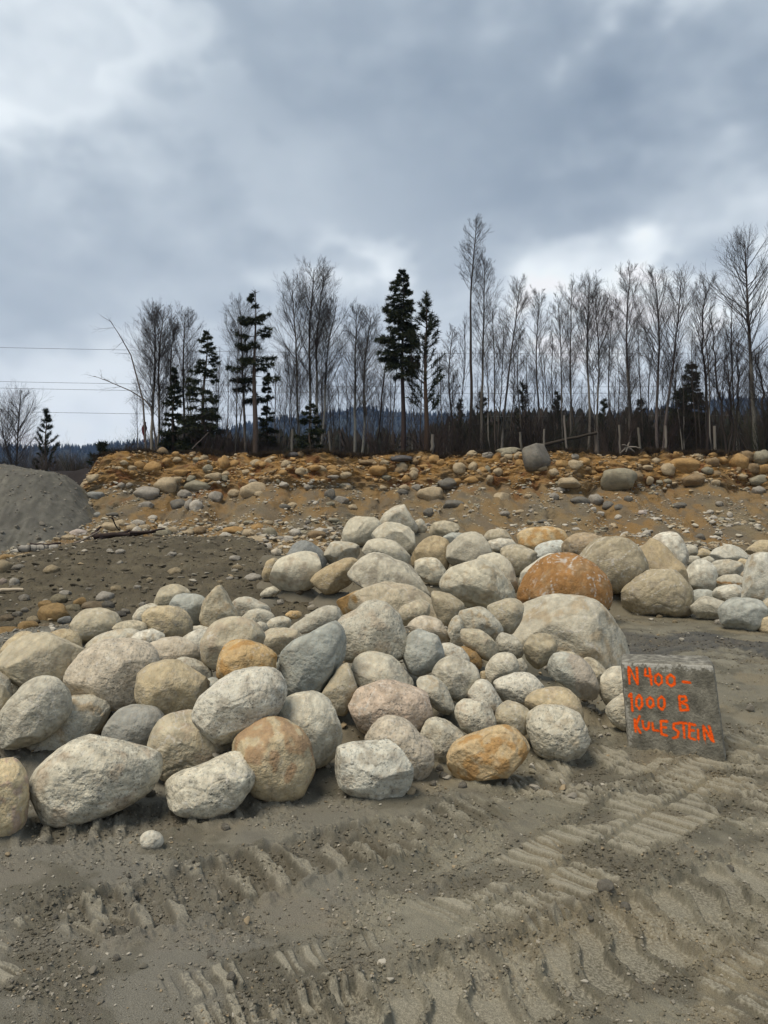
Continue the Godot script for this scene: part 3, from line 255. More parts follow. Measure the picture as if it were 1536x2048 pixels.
func obj(called: String, mesh: Mesh, mat: Material, parent: Node = null) -> MeshInstance3D:
	var o := MeshInstance3D.new()
	o.mesh = mesh
	o.material_override = mat
	if parent == null or parent == self:
		o.name = numbered(called)
		add_child(o)
	else:
		o.name = called
		parent.add_child(o, true)
	return o

func thing(called: String, at: Vector3, label: String, category: String, group := "") -> Node3D:
	var o := Node3D.new()
	o.name = numbered(called)
	add_child(o)
	o.position = at
	tag(o, label, category, group)
	return o

func icosphere(level: int) -> Array:
	if spheres.has(level): return spheres[level]
	var t := (1.0 + sqrt(5.0)) / 2.0
	var v: Array[Vector3] = [Vector3(-1, t, 0), Vector3(1, t, 0), Vector3(-1, -t, 0), Vector3(1, -t, 0), Vector3(0, -1, t), Vector3(0, 1, t), Vector3(0, -1, -t), Vector3(0, 1, -t), Vector3(t, 0, -1), Vector3(t, 0, 1), Vector3(-t, 0, -1), Vector3(-t, 0, 1)]
	for k in v.size(): v[k] = v[k].normalized()
	var f := PackedInt32Array([0, 11, 5, 0, 5, 1, 0, 1, 7, 0, 7, 10, 0, 10, 11, 1, 5, 9, 5, 11, 4, 11, 10, 2, 10, 7, 6, 7, 1, 8, 3, 9, 4, 3, 4, 2, 3, 2, 6, 3, 6, 8, 3, 8, 9, 4, 9, 5, 2, 4, 11, 6, 2, 10, 8, 6, 7, 9, 8, 1])
	for l in level:
		var mids := {}
		var g := PackedInt32Array()
		for k in range(0, f.size(), 3):
			var q := [f[k], f[k + 1], f[k + 2]]
			var m := [0, 0, 0]
			for e in 3:
				var a: int = q[e]
				var b: int = q[(e + 1) % 3]
				var key := mini(a, b) * 65536 + maxi(a, b)
				if not mids.has(key):
					mids[key] = v.size()
					v.append((v[a] + v[b]).normalized())
				m[e] = mids[key]
			g.append_array(PackedInt32Array([q[0], m[0], m[2], q[1], m[1], m[0], q[2], m[2], m[1], m[0], m[1], m[2]]))
		f = g
	for k in range(0, f.size(), 3):   # clockwise from outside
		var s := f[k + 1]
		f[k + 1] = f[k + 2]
		f[k + 2] = s
	var packed := PackedVector3Array(v)
	spheres[level] = [packed, f]
	return spheres[level]

func mixc(a: Color, b: Color, t: float) -> Color:
	return a.lerp(b, clampf(t, 0.0, 1.0))

func sstep(a: float, b: float, x: float) -> float:
	return smoothstep(a, b, x)

# ------------------------------------------------------------------ textures and materials
func speckle(size: int, seed_: int, dark: float, light: float, cell: float) -> ImageTexture:
	var n1 := FastNoiseLite.new()
	n1.noise_type = FastNoiseLite.TYPE_CELLULAR
	n1.cellular_return_type = FastNoiseLite.RETURN_CELL_VALUE
	n1.frequency = cell
	n1.seed = seed_
	var n2 := FastNoiseLite.new()
	n2.noise_type = FastNoiseLite.TYPE_SIMPLEX
	n2.frequency = 0.012
	n2.fractal_octaves = 4
	n2.seed = seed_ + 1
	var a := n1.get_seamless_image(size, size).get_data()
	var b := n2.get_seamless_image(size, size).get_data()
	var r := RandomNumberGenerator.new()
	r.seed = seed_
	var out := PackedByteArray()
	out.resize(size * size * 3)
	for k in size * size:
		var x := a[k] / 255.0
		var g := 0.90 + (b[k] / 255.0 - 0.5) * 0.22 + r.randf_range(-0.05, 0.05)
		var warm := 0.0
		if x < dark: g *= 0.58
		elif x > 1.0 - light: g *= 1.15
		elif x > 0.5: warm = 0.03
		g = clampf(g, 0.0, 1.0) * 255.0
		out[k * 3] = int(minf(255.0, g * (1.0 + warm)))
		out[k * 3 + 1] = int(g)
		out[k * 3 + 2] = int(g * (1.0 - warm))
	return ImageTexture.create_from_image(Image.create_from_data(size, size, false, Image.FORMAT_RGB8, out))

func grit(size: int, seed_: int, freq: float, octaves: int, spread: float) -> ImageTexture:
	var n := FastNoiseLite.new()
	n.seed = seed_
	n.frequency = freq
	n.fractal_octaves = octaves
	n.fractal_gain = 0.62
	var im := n.get_seamless_image(size, size)
	var d := im.get_data()
	var r := RandomNumberGenerator.new()
	r.seed = seed_
	var out := PackedByteArray()
	out.resize(size * size)
	for k in size * size: out[k] = clampi(int(216.0 + (d[k] - 128.0) * spread + r.randf_range(-16, 16)), 0, 255)
	return ImageTexture.create_from_image(Image.create_from_data(size, size, false, Image.FORMAT_L8, out))

func height_noise(size: int, seed_: int, freq: float, octaves: int) -> ImageTexture:
	var n := FastNoiseLite.new()
	n.seed = seed_
	n.frequency = freq
	n.fractal_octaves = octaves
	n.fractal_gain = 0.6
	return ImageTexture.create_from_image(n.get_seamless_image(size, size))

func surface(tex: Texture2D, per_metre: float, bump: Texture2D, relief_cm: float, roughness := 0.92, in_world := false) -> StandardMaterial3D:
	var m := StandardMaterial3D.new()
	m.vertex_color_use_as_albedo = true
	m.roughness = roughness
	m.metallic_specular = 0.3
	m.uv1_triplanar = true
	m.uv1_world_triplanar = in_world
	m.uv1_scale = Vector3.ONE * per_metre
	m.albedo_texture = tex
	if bump:
		m.heightmap_enabled = true
		m.heightmap_texture = bump
		m.heightmap_scale = relief_cm
	return m

func flat(col: Color, roughness := 0.9, by_vertex := true) -> StandardMaterial3D:
	var m := StandardMaterial3D.new()
	m.albedo_color = col.linear_to_srgb()
	m.vertex_color_use_as_albedo = by_vertex
	m.roughness = roughness
	m.metallic_specular = 0.25
	return m

func make_materials():
	soft.seed = 7
	soft.frequency = 1.0
	soft.fractal_type = FastNoiseLite.FRACTAL_NONE
	soft.noise_type = FastNoiseLite.TYPE_SIMPLEX_SMOOTH
	fine.seed = 19
	fine.frequency = 1.0
	fine.fractal_type = FastNoiseLite.FRACTAL_NONE
	fine.noise_type = FastNoiseLite.TYPE_SIMPLEX
	rough.seed = 31
	rough.frequency = 1.0
	rough.fractal_octaves = 4
	rough.fractal_gain = 0.55
	var bump := height_noise(512, 5, 0.03, 5)
	mats.granite = surface(speckle(512, 3, 0.15, 0.2, 0.10), 1.9, bump, 0.9)
	mats.coarse = surface(speckle(512, 9, 0.24, 0.25, 0.085), 1.6, bump, 1.1)
	mats.plain = surface(speckle(512, 14, 0.10, 0.10, 0.10), 1.7, bump, 0.8)
	var soil := grit(512, 21, 0.16, 4, 0.45)
	mats.mud = surface(soil, 1.9, height_noise(512, 23, 0.14, 4), 0.35, 0.8, true)
	mats.dirt = surface(soil, 0.9, height_noise(512, 25, 0.06, 5), 3.0, 0.95, true)
	mats.bank = surface(soil, 0.45, height_noise(512, 27, 0.05, 5), 5.0, 0.95, true)
	mats.pebble = surface(speckle(256, 33, 0.15, 0.15, 0.1), 3.0, null, 0.0)
	mats.cobble = surface(speckle(256, 35, 0.15, 0.15, 0.06), 0.9, bump, 1.5)
	mats.bark = flat(Color.WHITE, 0.9)
	mats.needles = flat(Color.WHITE, 0.8)
	mats.concrete = surface(grit(512, 41, 0.02, 5, 0.6), 1.3, height_noise(512, 43, 0.06, 5), 0.5, 0.9)
	mats.wood = flat(Color.WHITE, 0.85)
	mats.wire = flat(Color(0.12, 0.12, 0.13), 0.6, false)

# ------------------------------------------------------------------ sky
func make_sky() -> Sky:
	var W := 1536
	var HH := 768
	var big := FastNoiseLite.new()
	big.seed = 12
	big.frequency = 1.0
	big.fractal_octaves = 5
	big.fractal_gain = 0.52
	var data := PackedByteArray()
	data.resize(W * HH * 3)
	# cloud masses and breaks in the cover: azimuth, elevation (degrees), half sizes, change of tone
	var marks := [[-22.5, 29.0, 6.5, 3.2, 34.0], [-24.0, 33.5, 7.0, 3.0, 20.0], [-15.5, 32.5, 2.5, 5.0, 26.0], [-21.0, 26.0, 9.0, 2.2, 14.0], [3.0, 27.0, 16.0, 7.0, -13.0], [18.0, 25.0, 12.0, 5.0, -10.0], [15.0, 20.0, 10.0, 4.5, -12.0], [19.5, 16.5, 7.5, 3.2, 44.0], [13.0, 12.5, 8.0, 4.0, 26.0], [26.0, 17.5, 6.0, 4.0, 26.0], [0.0, 17.5, 3.4, 3.2, 30.0], [-2.0, 14.0, 5.0, 3.0, 22.0], [-22.0, 17.0, 12.0, 5.0, -10.0], [-25.0, 5.0, 13.0, 6.0, 34.0], [-6.0, 23.0, 7.0, 3.0, 10.0], [18.0, 33.5, 7.0, 2.5, 26.0], [-15.0, 21.0, 4.0, 5.0, 6.0]]
	for y in HH:
		var el := 90.0 - 180.0 * (y + 0.5) / HH
		if el < -4.0:
			var low := PackedByteArray()
			for x in W: low.append_array(PackedByteArray([150, 150, 146]))
			for k in low.size(): data[y * W * 3 + k] = low[k]
			continue
		var e := maxf(el, 0.0)
		var r0 := 171.0 + 66.0 * exp(-e / 12.0)
		var g0 := 184.0 + 59.0 * exp(-e / 12.0)
		var b0 := 197.0 + 51.0 * exp(-e / 12.0)
		var ce := cos(deg_to_rad(el))
		var se := sin(deg_to_rad(el))
		for x in W:
			var az := fposmod((x + 0.5) / W * 360.0 + 180.0, 360.0) - 180.0   # straight ahead lies at the left edge
			var ar := deg_to_rad(az)
			# flattened so that clouds stretch towards the horizon
			var p := Vector3(sin(ar) * ce, se * 1.7, -cos(ar) * ce) * 2.4
			var w1 := big.get_noise_3dv(p * 1.3)
			var w2 := big.get_noise_3dv(p * 1.3 + Vector3(31, 7, 5))
			var w3 := big.get_noise_3dv(p * 3.6 + Vector3(3, 17, 45))
			var d := w1 * 20.0 + w3 * 12.0
			if absf(az) < 45.0 and el < 45.0:
				var a2 := az + w1 * 9.0 + w3 * 4.0
				var e2 := el + w2 * 7.0 + w3 * 3.0
				for m in marks:
					var u: float = (a2 - m[0]) / m[2]
					var t: float = (e2 - m[1]) / m[3]
					var q := u * u + t * t
					if q < 4.0: d += m[4] * exp(-q * q * 0.7)
			else:
				d += w2 * 20.0
			var o := (y * W + x) * 3
			data[o] = clampi(int(r0 + d * 1.06), 0, 250)
			data[o + 1] = clampi(int(g0 + d * 0.98), 0, 250)
			data[o + 2] = clampi(int(b0 + d * 0.86), 0, 252)
	var s := PanoramaSkyMaterial.new()
	s.panorama = ImageTexture.create_from_image(Image.create_from_data(W, HH, false, Image.FORMAT_RGB8, data))
	var sky := Sky.new()
	sky.sky_material = s
	return sky

# ------------------------------------------------------------------ terrain heights
# tracks: origin x, forward distance, direction, half width, start, end, pitch, kind, strength
const TRACKS := [
	[0.60, 3.42, 0.707, 0.707, 0.27, -0.55, 2.9, 0.115, 0, 1.0],
	[1.62, 5.20, 0.707, 0.707, 0.25, -1.1, 1.6, 0.115, 0, 0.9],
	[2.15, 4.32, 0.75, 0.66, 0.26, -0.5, 2.0, 0.115, 0, 0.9],
	[-0.60, 3.58, 0.82, 0.57, 0.23, -0.9, 0.95, 0.15, 1, 1.25],
	[0.50, 2.80, 0.87, 0.49, 0.26, -1.0, 1.7, 0.165, 2, 1.0],
	[-1.35, 3.05, 0.5, 0.86, 0.19, -0.5, 0.55, 0.13, 0, 0.8],
	[-0.35, 2.75, 0.9, 0.44, 0.2, -0.5, 0.6, 0.11, 0, 0.8],
	[-1.45, 4.15, 0.92, 0.38, 0.2, -0.6, 0.9, 0.12, 1, 0.7],
	[0.15, 4.02, 0.80, 0.60, 0.2, -0.6, 0.75, 0.13, 1, 0.8],
	[1.55, 2.95, 0.80, 0.60, 0.2, -0.8, 1.6, 0.12, 0, 0.6],
	[0.75, 4.75, 0.92, 0.38, 0.26, -0.4, 1.3, 0.11, 0, 0.8],
	[2.7, 5.6, 0.86, 0.5, 0.3, -0.9, 1.5, 0.12, 0, 0.8],
	[3.55, 9.2, 0.62, -0.78, 0.42, -1.6, 1.5, 0.3, 0, 0.9],
	[4.35, 9.4, 0.70, -0.71, 0.42, -1.6, 1.5, 0.3, 0, 0.9],
]

var heap_pts: Array = []
var pressed := 0.0    # how far the spot last asked for is paled in a tread print
var crumbled := 0.0   # or broken into loose crumbs

func heap_height(x: float, z: float) -> float:
	# earth and small stones that the heaps of boulders lie on
	var f := -z
	var h := 0.0
	if f > 4.6 and f < 10.5:
		var side := sstep(-5.2, -3.6, x) * (1.0 - sstep(0.3, 2.0, x))
		h = 0.40 * sstep(4.9, 6.8, f) * (1.0 - sstep(8.4, 10.2, f)) * side
	for p in heap_pts:
		var dx: float = x - p[0]
		var dz: float = z - p[1]
		var reach: float = p[3]
		if absf(dx) > reach or absf(dz) > reach: continue
		var d := sqrt(dx * dx + dz * dz)
		if d < reach:
			var t: float = 1.0 - d / reach
			h = maxf(h, p[2] * sstep(0.0, 0.75, t))
	return h

func mound_height(x: float, z: float) -> float:
	var f := -z
	if f < 9.0 or f > 24.0 or x > 0.5 or x < -12.0: return -1.0
	var a := sstep(9.4, 16.8, f) * (1.0 - sstep(17.4, 19.4, f))
	var b := sstep(-11.0, -5.4, x) * (1.0 - sstep(-0.6, 0.6, x + 2.4 - (17.0 - f) * 0.34))
	return 1.04 * a * b + 0.05 * rough.get_noise_2d(x * 0.9, z * 0.9) * a * b - 0.06 * (1.0 - b * a)

func ground_height(x: float, z: float) -> float:
	var f := -z
	var far := sstep(14.0, 7.0, f) if f > 7.0 else 1.0
	var h := 0.02 * soft.get_noise_2d(x * 0.9, z * 0.9)
	pressed = 0.0
	crumbled = 0.0
	if f > 40.0 or absf(x) > 30.0: return h
	h += heap_height(x, z)
	if f < 16.0 and f > 1.0:
		var clod := rough.get_noise_2d(x * 9.0, z * 9.0)
		var mask := sstep(-0.25, 0.35, soft.get_noise_2d(x * 1.7 + 9.0, z * 1.7))
		h += 0.013 * clod * (0.3 + mask) * (0.35 + 0.65 * far)
		h += 0.005 * fine.get_noise_2d(x * 21.0 + 5.0, z * 21.0) * mask * far
		h += 0.006 * maxf(0.0, fine.get_noise_2d(x * 34.0, z * 34.0)) * (0.15 + mask) * far
		for t in TRACKS:
			var rx: float = x - t[0]
			var rf: float = f - t[1]
			var u: float = rx * t[2] + rf * t[3]
			if u < t[5] or u > t[6]: continue
			var v: float = (rx * t[3] - rf * t[2]) / t[4]
			if absf(v) > 1.35: continue
			var ends: float = sstep(t[5], t[5] + 0.3, u) * (1.0 - sstep(t[6] - 0.3, t[6], u)) * t[9]
			var inside := 1.0 - sstep(0.88, 1.0, absf(v))
			var lip := exp(-pow((absf(v) - 1.08) / 0.12, 2.0))
			var wob := 0.014 * soft.get_noise_2d(x * 5.0, z * 5.0)
			var worn := sstep(-0.45, 0.1, soft.get_noise_2d(x * 2.6 + 40.0, z * 2.6))
			if t[8] == 0:
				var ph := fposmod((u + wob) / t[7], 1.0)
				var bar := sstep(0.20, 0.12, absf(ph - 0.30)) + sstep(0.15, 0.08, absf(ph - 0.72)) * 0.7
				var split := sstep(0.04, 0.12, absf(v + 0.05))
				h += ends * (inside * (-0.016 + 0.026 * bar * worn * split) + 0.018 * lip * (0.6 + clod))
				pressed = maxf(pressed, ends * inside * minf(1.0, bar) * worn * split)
				crumbled = maxf(crumbled, ends * maxf(lip * 0.8, inside * (1.0 - worn)))
			elif t[8] == 1:
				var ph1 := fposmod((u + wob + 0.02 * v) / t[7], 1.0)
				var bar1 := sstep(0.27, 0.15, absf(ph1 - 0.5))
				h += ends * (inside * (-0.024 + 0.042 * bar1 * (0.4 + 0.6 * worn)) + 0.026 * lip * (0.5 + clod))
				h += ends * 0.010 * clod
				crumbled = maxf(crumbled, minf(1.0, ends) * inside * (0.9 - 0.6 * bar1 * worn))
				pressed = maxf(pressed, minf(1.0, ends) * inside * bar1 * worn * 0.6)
			else:
				var bend := 0.055 * tanh(v * 4.0) + 0.02 * v
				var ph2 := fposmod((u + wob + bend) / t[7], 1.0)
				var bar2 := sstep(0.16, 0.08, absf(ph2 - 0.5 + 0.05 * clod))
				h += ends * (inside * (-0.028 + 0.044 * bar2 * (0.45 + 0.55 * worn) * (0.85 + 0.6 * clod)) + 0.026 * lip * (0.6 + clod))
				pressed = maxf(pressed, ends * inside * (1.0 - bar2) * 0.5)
				crumbled = maxf(crumbled, ends * maxf(lip, inside * bar2 * 0.45))
	return h

func ground_colour(x: float, z: float) -> Color:
	var f := -z
	var base := Color(0.24, 0.222, 0.165)
	var a := rough.get_noise_2d(x * 0.8 + 3.0, z * 0.8)
	var b := rough.get_noise_2d(x * 2.9, z * 2.9 + 8.0)
	base = mixc(base, Color(0.31, 0.29, 0.225), a * 1.3 + 0.15)
	base = mixc(base, Color(0.18, 0.165, 0.13), b * 1.4)
	base = mixc(base, Color(0.265, 0.225, 0.15), sstep(0.1, 0.5, soft.get_noise_2d(x * 1.1 + 70.0, z * 1.1)) * 0.7)
	base = mixc(base, Color(0.20, 0.192, 0.168), sstep(0.8, -1.2, x + 1.2 * a) * 0.65)
	base = mixc(base, Color(0.13, 0.12, 0.09), sstep(0.02, 0.28, rough.get_noise_2d(x * 1.5 + 20.0, z * 1.5)) * 0.7)
	# wet black grit where the machines turn, right behind the block
	var wn := rough.get_noise_2d(x * 0.7, z * 0.7) * 2.4 + rough.get_noise_2d(x * 2.6, z * 2.6) * 0.9
	var mid := 10.2 - (x - 3.0) * 0.55
	var wet := (1.0 - sstep(0.5, 1.3, absf(f - mid + wn * 0.8))) * sstep(2.0, 3.2, x + wn * 0.5)
	base = mixc(base, Color(0.085, 0.085, 0.082), wet * 0.85)
	base = mixc(base, Color(0.2, 0.175, 0.125), sstep(10.5, 13.0, f) * 0.7)
	return base

func make_ground():
	for s in BOULDERS:
		var c: Vector3 = s[4]
		var r: float = s[6]
		var low: float = s[7]
		var limit := 0.62 if s[2] == "front" else 3.0
		if low < 0.02: heap_pts.append([c.x, c.z, 0.035, r * 1.35])
		if low > 0.02 and low < limit:
			var k := 0.72 if s[2] == "front" else 1.0
			heap_pts.append([c.x, c.z - r * 0.35, low * k + 0.10 * r, r * 1.15 + low * 0.85])
	var zs := PackedFloat32Array([120.0, 40.0, 12.0, 4.0, 1.0, -0.6, -1.4])
	var f := 1.9
	while f < 16.0:
		zs.append(-f)
		f *= 1.0018 if f < 5.8 else 1.006
	while f < 40.0:
		zs.append(-f)
		f *= 1.02
	for k in [60.0, 120.0, 400.0, 1500.0, 2600.0]: zs.append(-k)
	var ts := PackedFloat32Array([-2.0, -1.7, -1.3, -1.1, -0.97, -0.84])
	var n := 880
	for k in n: ts.append(-0.74 + 1.48 * k / (n - 1))
	ts.append_array(PackedFloat32Array([0.84, 0.97, 1.1, 1.3, 1.7, 2.0]))
	var g := Geo.new()
	var w := ts.size()
	for z in zs:
		var s := maxf(2.2, -z * 0.86 + 0.7) if z < 0.0 else 2.2 + z * 2.0
		for t in ts:
			var x := t * s
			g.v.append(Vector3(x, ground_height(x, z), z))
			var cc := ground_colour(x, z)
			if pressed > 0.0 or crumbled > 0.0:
				# paler colour over the tread prints, darker where they crumbled
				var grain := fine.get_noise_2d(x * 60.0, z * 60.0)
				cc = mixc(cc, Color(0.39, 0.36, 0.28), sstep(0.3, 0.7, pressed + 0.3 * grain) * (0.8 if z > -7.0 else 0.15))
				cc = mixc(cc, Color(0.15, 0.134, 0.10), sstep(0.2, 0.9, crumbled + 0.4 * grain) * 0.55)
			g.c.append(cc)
	for a in zs.size() - 1:
		for b in w - 1:
			var k := a * w + b
			g.i.append_array(PackedInt32Array([k, k + w, k + 1, k + 1, k + w, k + w + 1]))
	g.smooth()
	if g.n[g.n.size() / 2].y < 0.0:
		push_error("ground upside down")
	var o := obj("ground", g.mesh(), mats.mud)
	tag(o, "grey-brown muddy pit floor printed with machine tracks", "ground", "", "structure")
	return o

func pebble_mesh(seed_: int) -> Mesh:
	var s := icosphere(1)
	var g := Geo.new()
	g.v = s[0].duplicate()
	g.i = s[1]
	for k in g.v.size():
		var p := g.v[k]
		var q := p * (1.0 + 0.4 * soft.get_noise_3dv(p * 0.9 + Vector3.ONE * seed_ * 3.7))
		for c in 5:
			var m := Vector3(sin(seed_ * 3.1 + c * 2.4), sin(seed_ * 1.7 + c * 4.1), sin(seed_ * 2.3 + c * 1.3)).normalized()
			var over := q.dot(m) - 0.55
			if over > 0.0: q -= m * over
		g.v[k] = q * Vector3(1.05, 0.75, 0.9)
	g.smooth()
	return g.mesh()

func scatter(called: String, xf: Array, cols: Array, mesh: Mesh, mat: Material, parent: Node, label := "") -> MultiMeshInstance3D:
	var mm := MultiMesh.new()
	mm.transform_format = MultiMesh.TRANSFORM_3D
	mm.use_colors = true
	mm.mesh = mesh
	mm.instance_count = xf.size()
	for k in xf.size():
		mm.set_instance_transform(k, xf[k])
		mm.set_instance_color(k, cols[k])
	var o := MultiMeshInstance3D.new()
	o.multimesh = mm
	o.material_override = mat
	if parent == null:
		o.name = numbered(called)
		add_child(o)
		tag(o, label, "", "", "stuff")
	else:
		o.name = called
		o.set_meta("kind", "stuff")
		if label: o.set_meta("label", label)
		parent.add_child(o, true)
	return o

func random_turn() -> Basis:
	return Basis.from_euler(Vector3(rng.randf_range(-0.5, 0.5), rng.randf() * TAU, rng.randf_range(-0.5, 0.5)))

func stone_tone() -> Color:
	var r := rng.randf()
	var l := rng.randf_range(0.75, 1.25)
	if r < 0.45: return Color(0.34, 0.32, 0.27) * l
	if r < 0.7: return Color(0.24, 0.225, 0.19) * l
	if r < 0.85: return Color(0.36, 0.29, 0.19) * l
	return Color(0.46, 0.44, 0.38) * l

func make_ground_gravel(ground: Node):
	for part in 2:
		var xf := []
		var cols := []
		for k in 62000:
			var f := 2.2 * pow(6.0, pow(rng.randf(), 1.25))
			var x := rng.randf_range(-0.62, 0.62) * (f + 0.4)
			var h := ground_height(x, -f)
			var keep := sstep(-0.35, 0.4, soft.get_noise_2d(x * 1.7 + 9.0, -f * 1.7) - 0.12 * x)
			keep = maxf(keep, crumbled * 1.5)
			if rng.randf() > 0.12 + 0.88 * keep - pressed * 0.6: continue
			var s := 0.0018 + 0.007 * pow(rng.randf(), 5.0)
			var c := ground_colour(x, -f) * rng.randf_range(0.7, 1.25)
			if rng.randf() < 0.4: c = mixc(c, stone_tone(), 0.8)
			if rng.randf() < crumbled * 0.7:
				s = 0.002 + 0.0075 * pow(rng.randf(), 2.2)
				c = ground_colour(x, -f) * rng.randf_range(0.65, 1.0)
			if rng.randf() < 0.003: s = rng.randf_range(0.01, 0.017)
			s *= 0.8 + 0.1 * f
			xf.append(Transform3D(random_turn().scaled(Vector3.ONE * s), Vector3(x, h + s * 0.3, -f)))
			cols.append(c)
		scatter("gravel", xf, cols, pebble_mesh(1 + part * 6), mats.pebble, ground, ["loose grit scattered over the mud", "crumbs of soil along the tracks"][part])
	var xr := []
	var cr := []
	for k in 5200:
		var f := rng.randf_range(4.5, 9.5) if k < 3000 else rng.randf_range(9.5, 17.0)
		var x := rng.randf_range(-0.52, 0.30) * f if k < 3000 else rng.randf_range(-0.2, 0.52) * f
		var h := heap_height(x, -f)
		if h < 0.05 and rng.randf() < 0.85: continue
		var s := 0.008 + 0.035 * pow(rng.randf(), 3.5)
		xr.append(Transform3D(random_turn().scaled(Vector3.ONE * s), Vector3(x, ground_height(x, -f) + s * 0.3, -f)))
		cr.append(stone_tone())
	scatter("rubble", xr, cr, pebble_mesh(4), mats.pebble, ground, "small stones and chips in the gaps of the heaps")
	# a few fist-sized stones that lie about on the floor
	var pm := [cobble_mesh(3), cobble_mesh(8), cobble_mesh(12)]
	for q in [[232, 1925, 8], [420, 1920, 9], [255, 1750, 6], [462, 1970, 9], [1212, 1790, 16], [1250, 1803, 11], [1181, 1843, 6], [888, 1560, 10], [866, 1575, 7], [925, 1578, 9], [880, 1545, 8], [1020, 1575, 7], [450, 1654, 9], [300, 1590, 11], [270, 1780, 8], [110, 1830, 6], [1460, 1735, 9], [1500, 1420, 9], [1255, 1395, 8], [60, 1440, 14], [70, 1420, 8], [35, 1415, 7], [100, 1475, 9], [20, 1465, 6], [55, 1500, 7], [85, 1520, 7]]:
		var d: float = 1577.0 * 1.65 / (q[1] - 1020.0)
		var x: float = (q[0] - 768.0) / 1577.0 * d
		var s: float = q[2] / 1577.0 * d
		var o := obj("cobble", pm[rng.randi() % 3], mats.cobble, ground)
		o.transform = Transform3D(random_turn().scaled(Vector3.ONE * s), Vector3(x, ground_height(x, -d) + s * 0.35, -d))

# ------------------------------------------------------------------ boulders
func outline(r: Array, th: float) -> float:
	var t := fposmod(th, TAU) / TAU * 24.0
	var k := int(t)
	var f := t - k
	var p0: float = r[(k + 23) % 24]
	var p1: float = r[k % 24]
	var p2: float = r[(k + 1) % 24]
	var p3: float = r[(k + 2) % 24]
	return p1 + 0.5 * f * (p2 - p0 + f * (2.0 * p0 - 5.0 * p1 + 4.0 * p2 - p3 + f * (3.0 * (p1 - p2) + p3 - p0)))

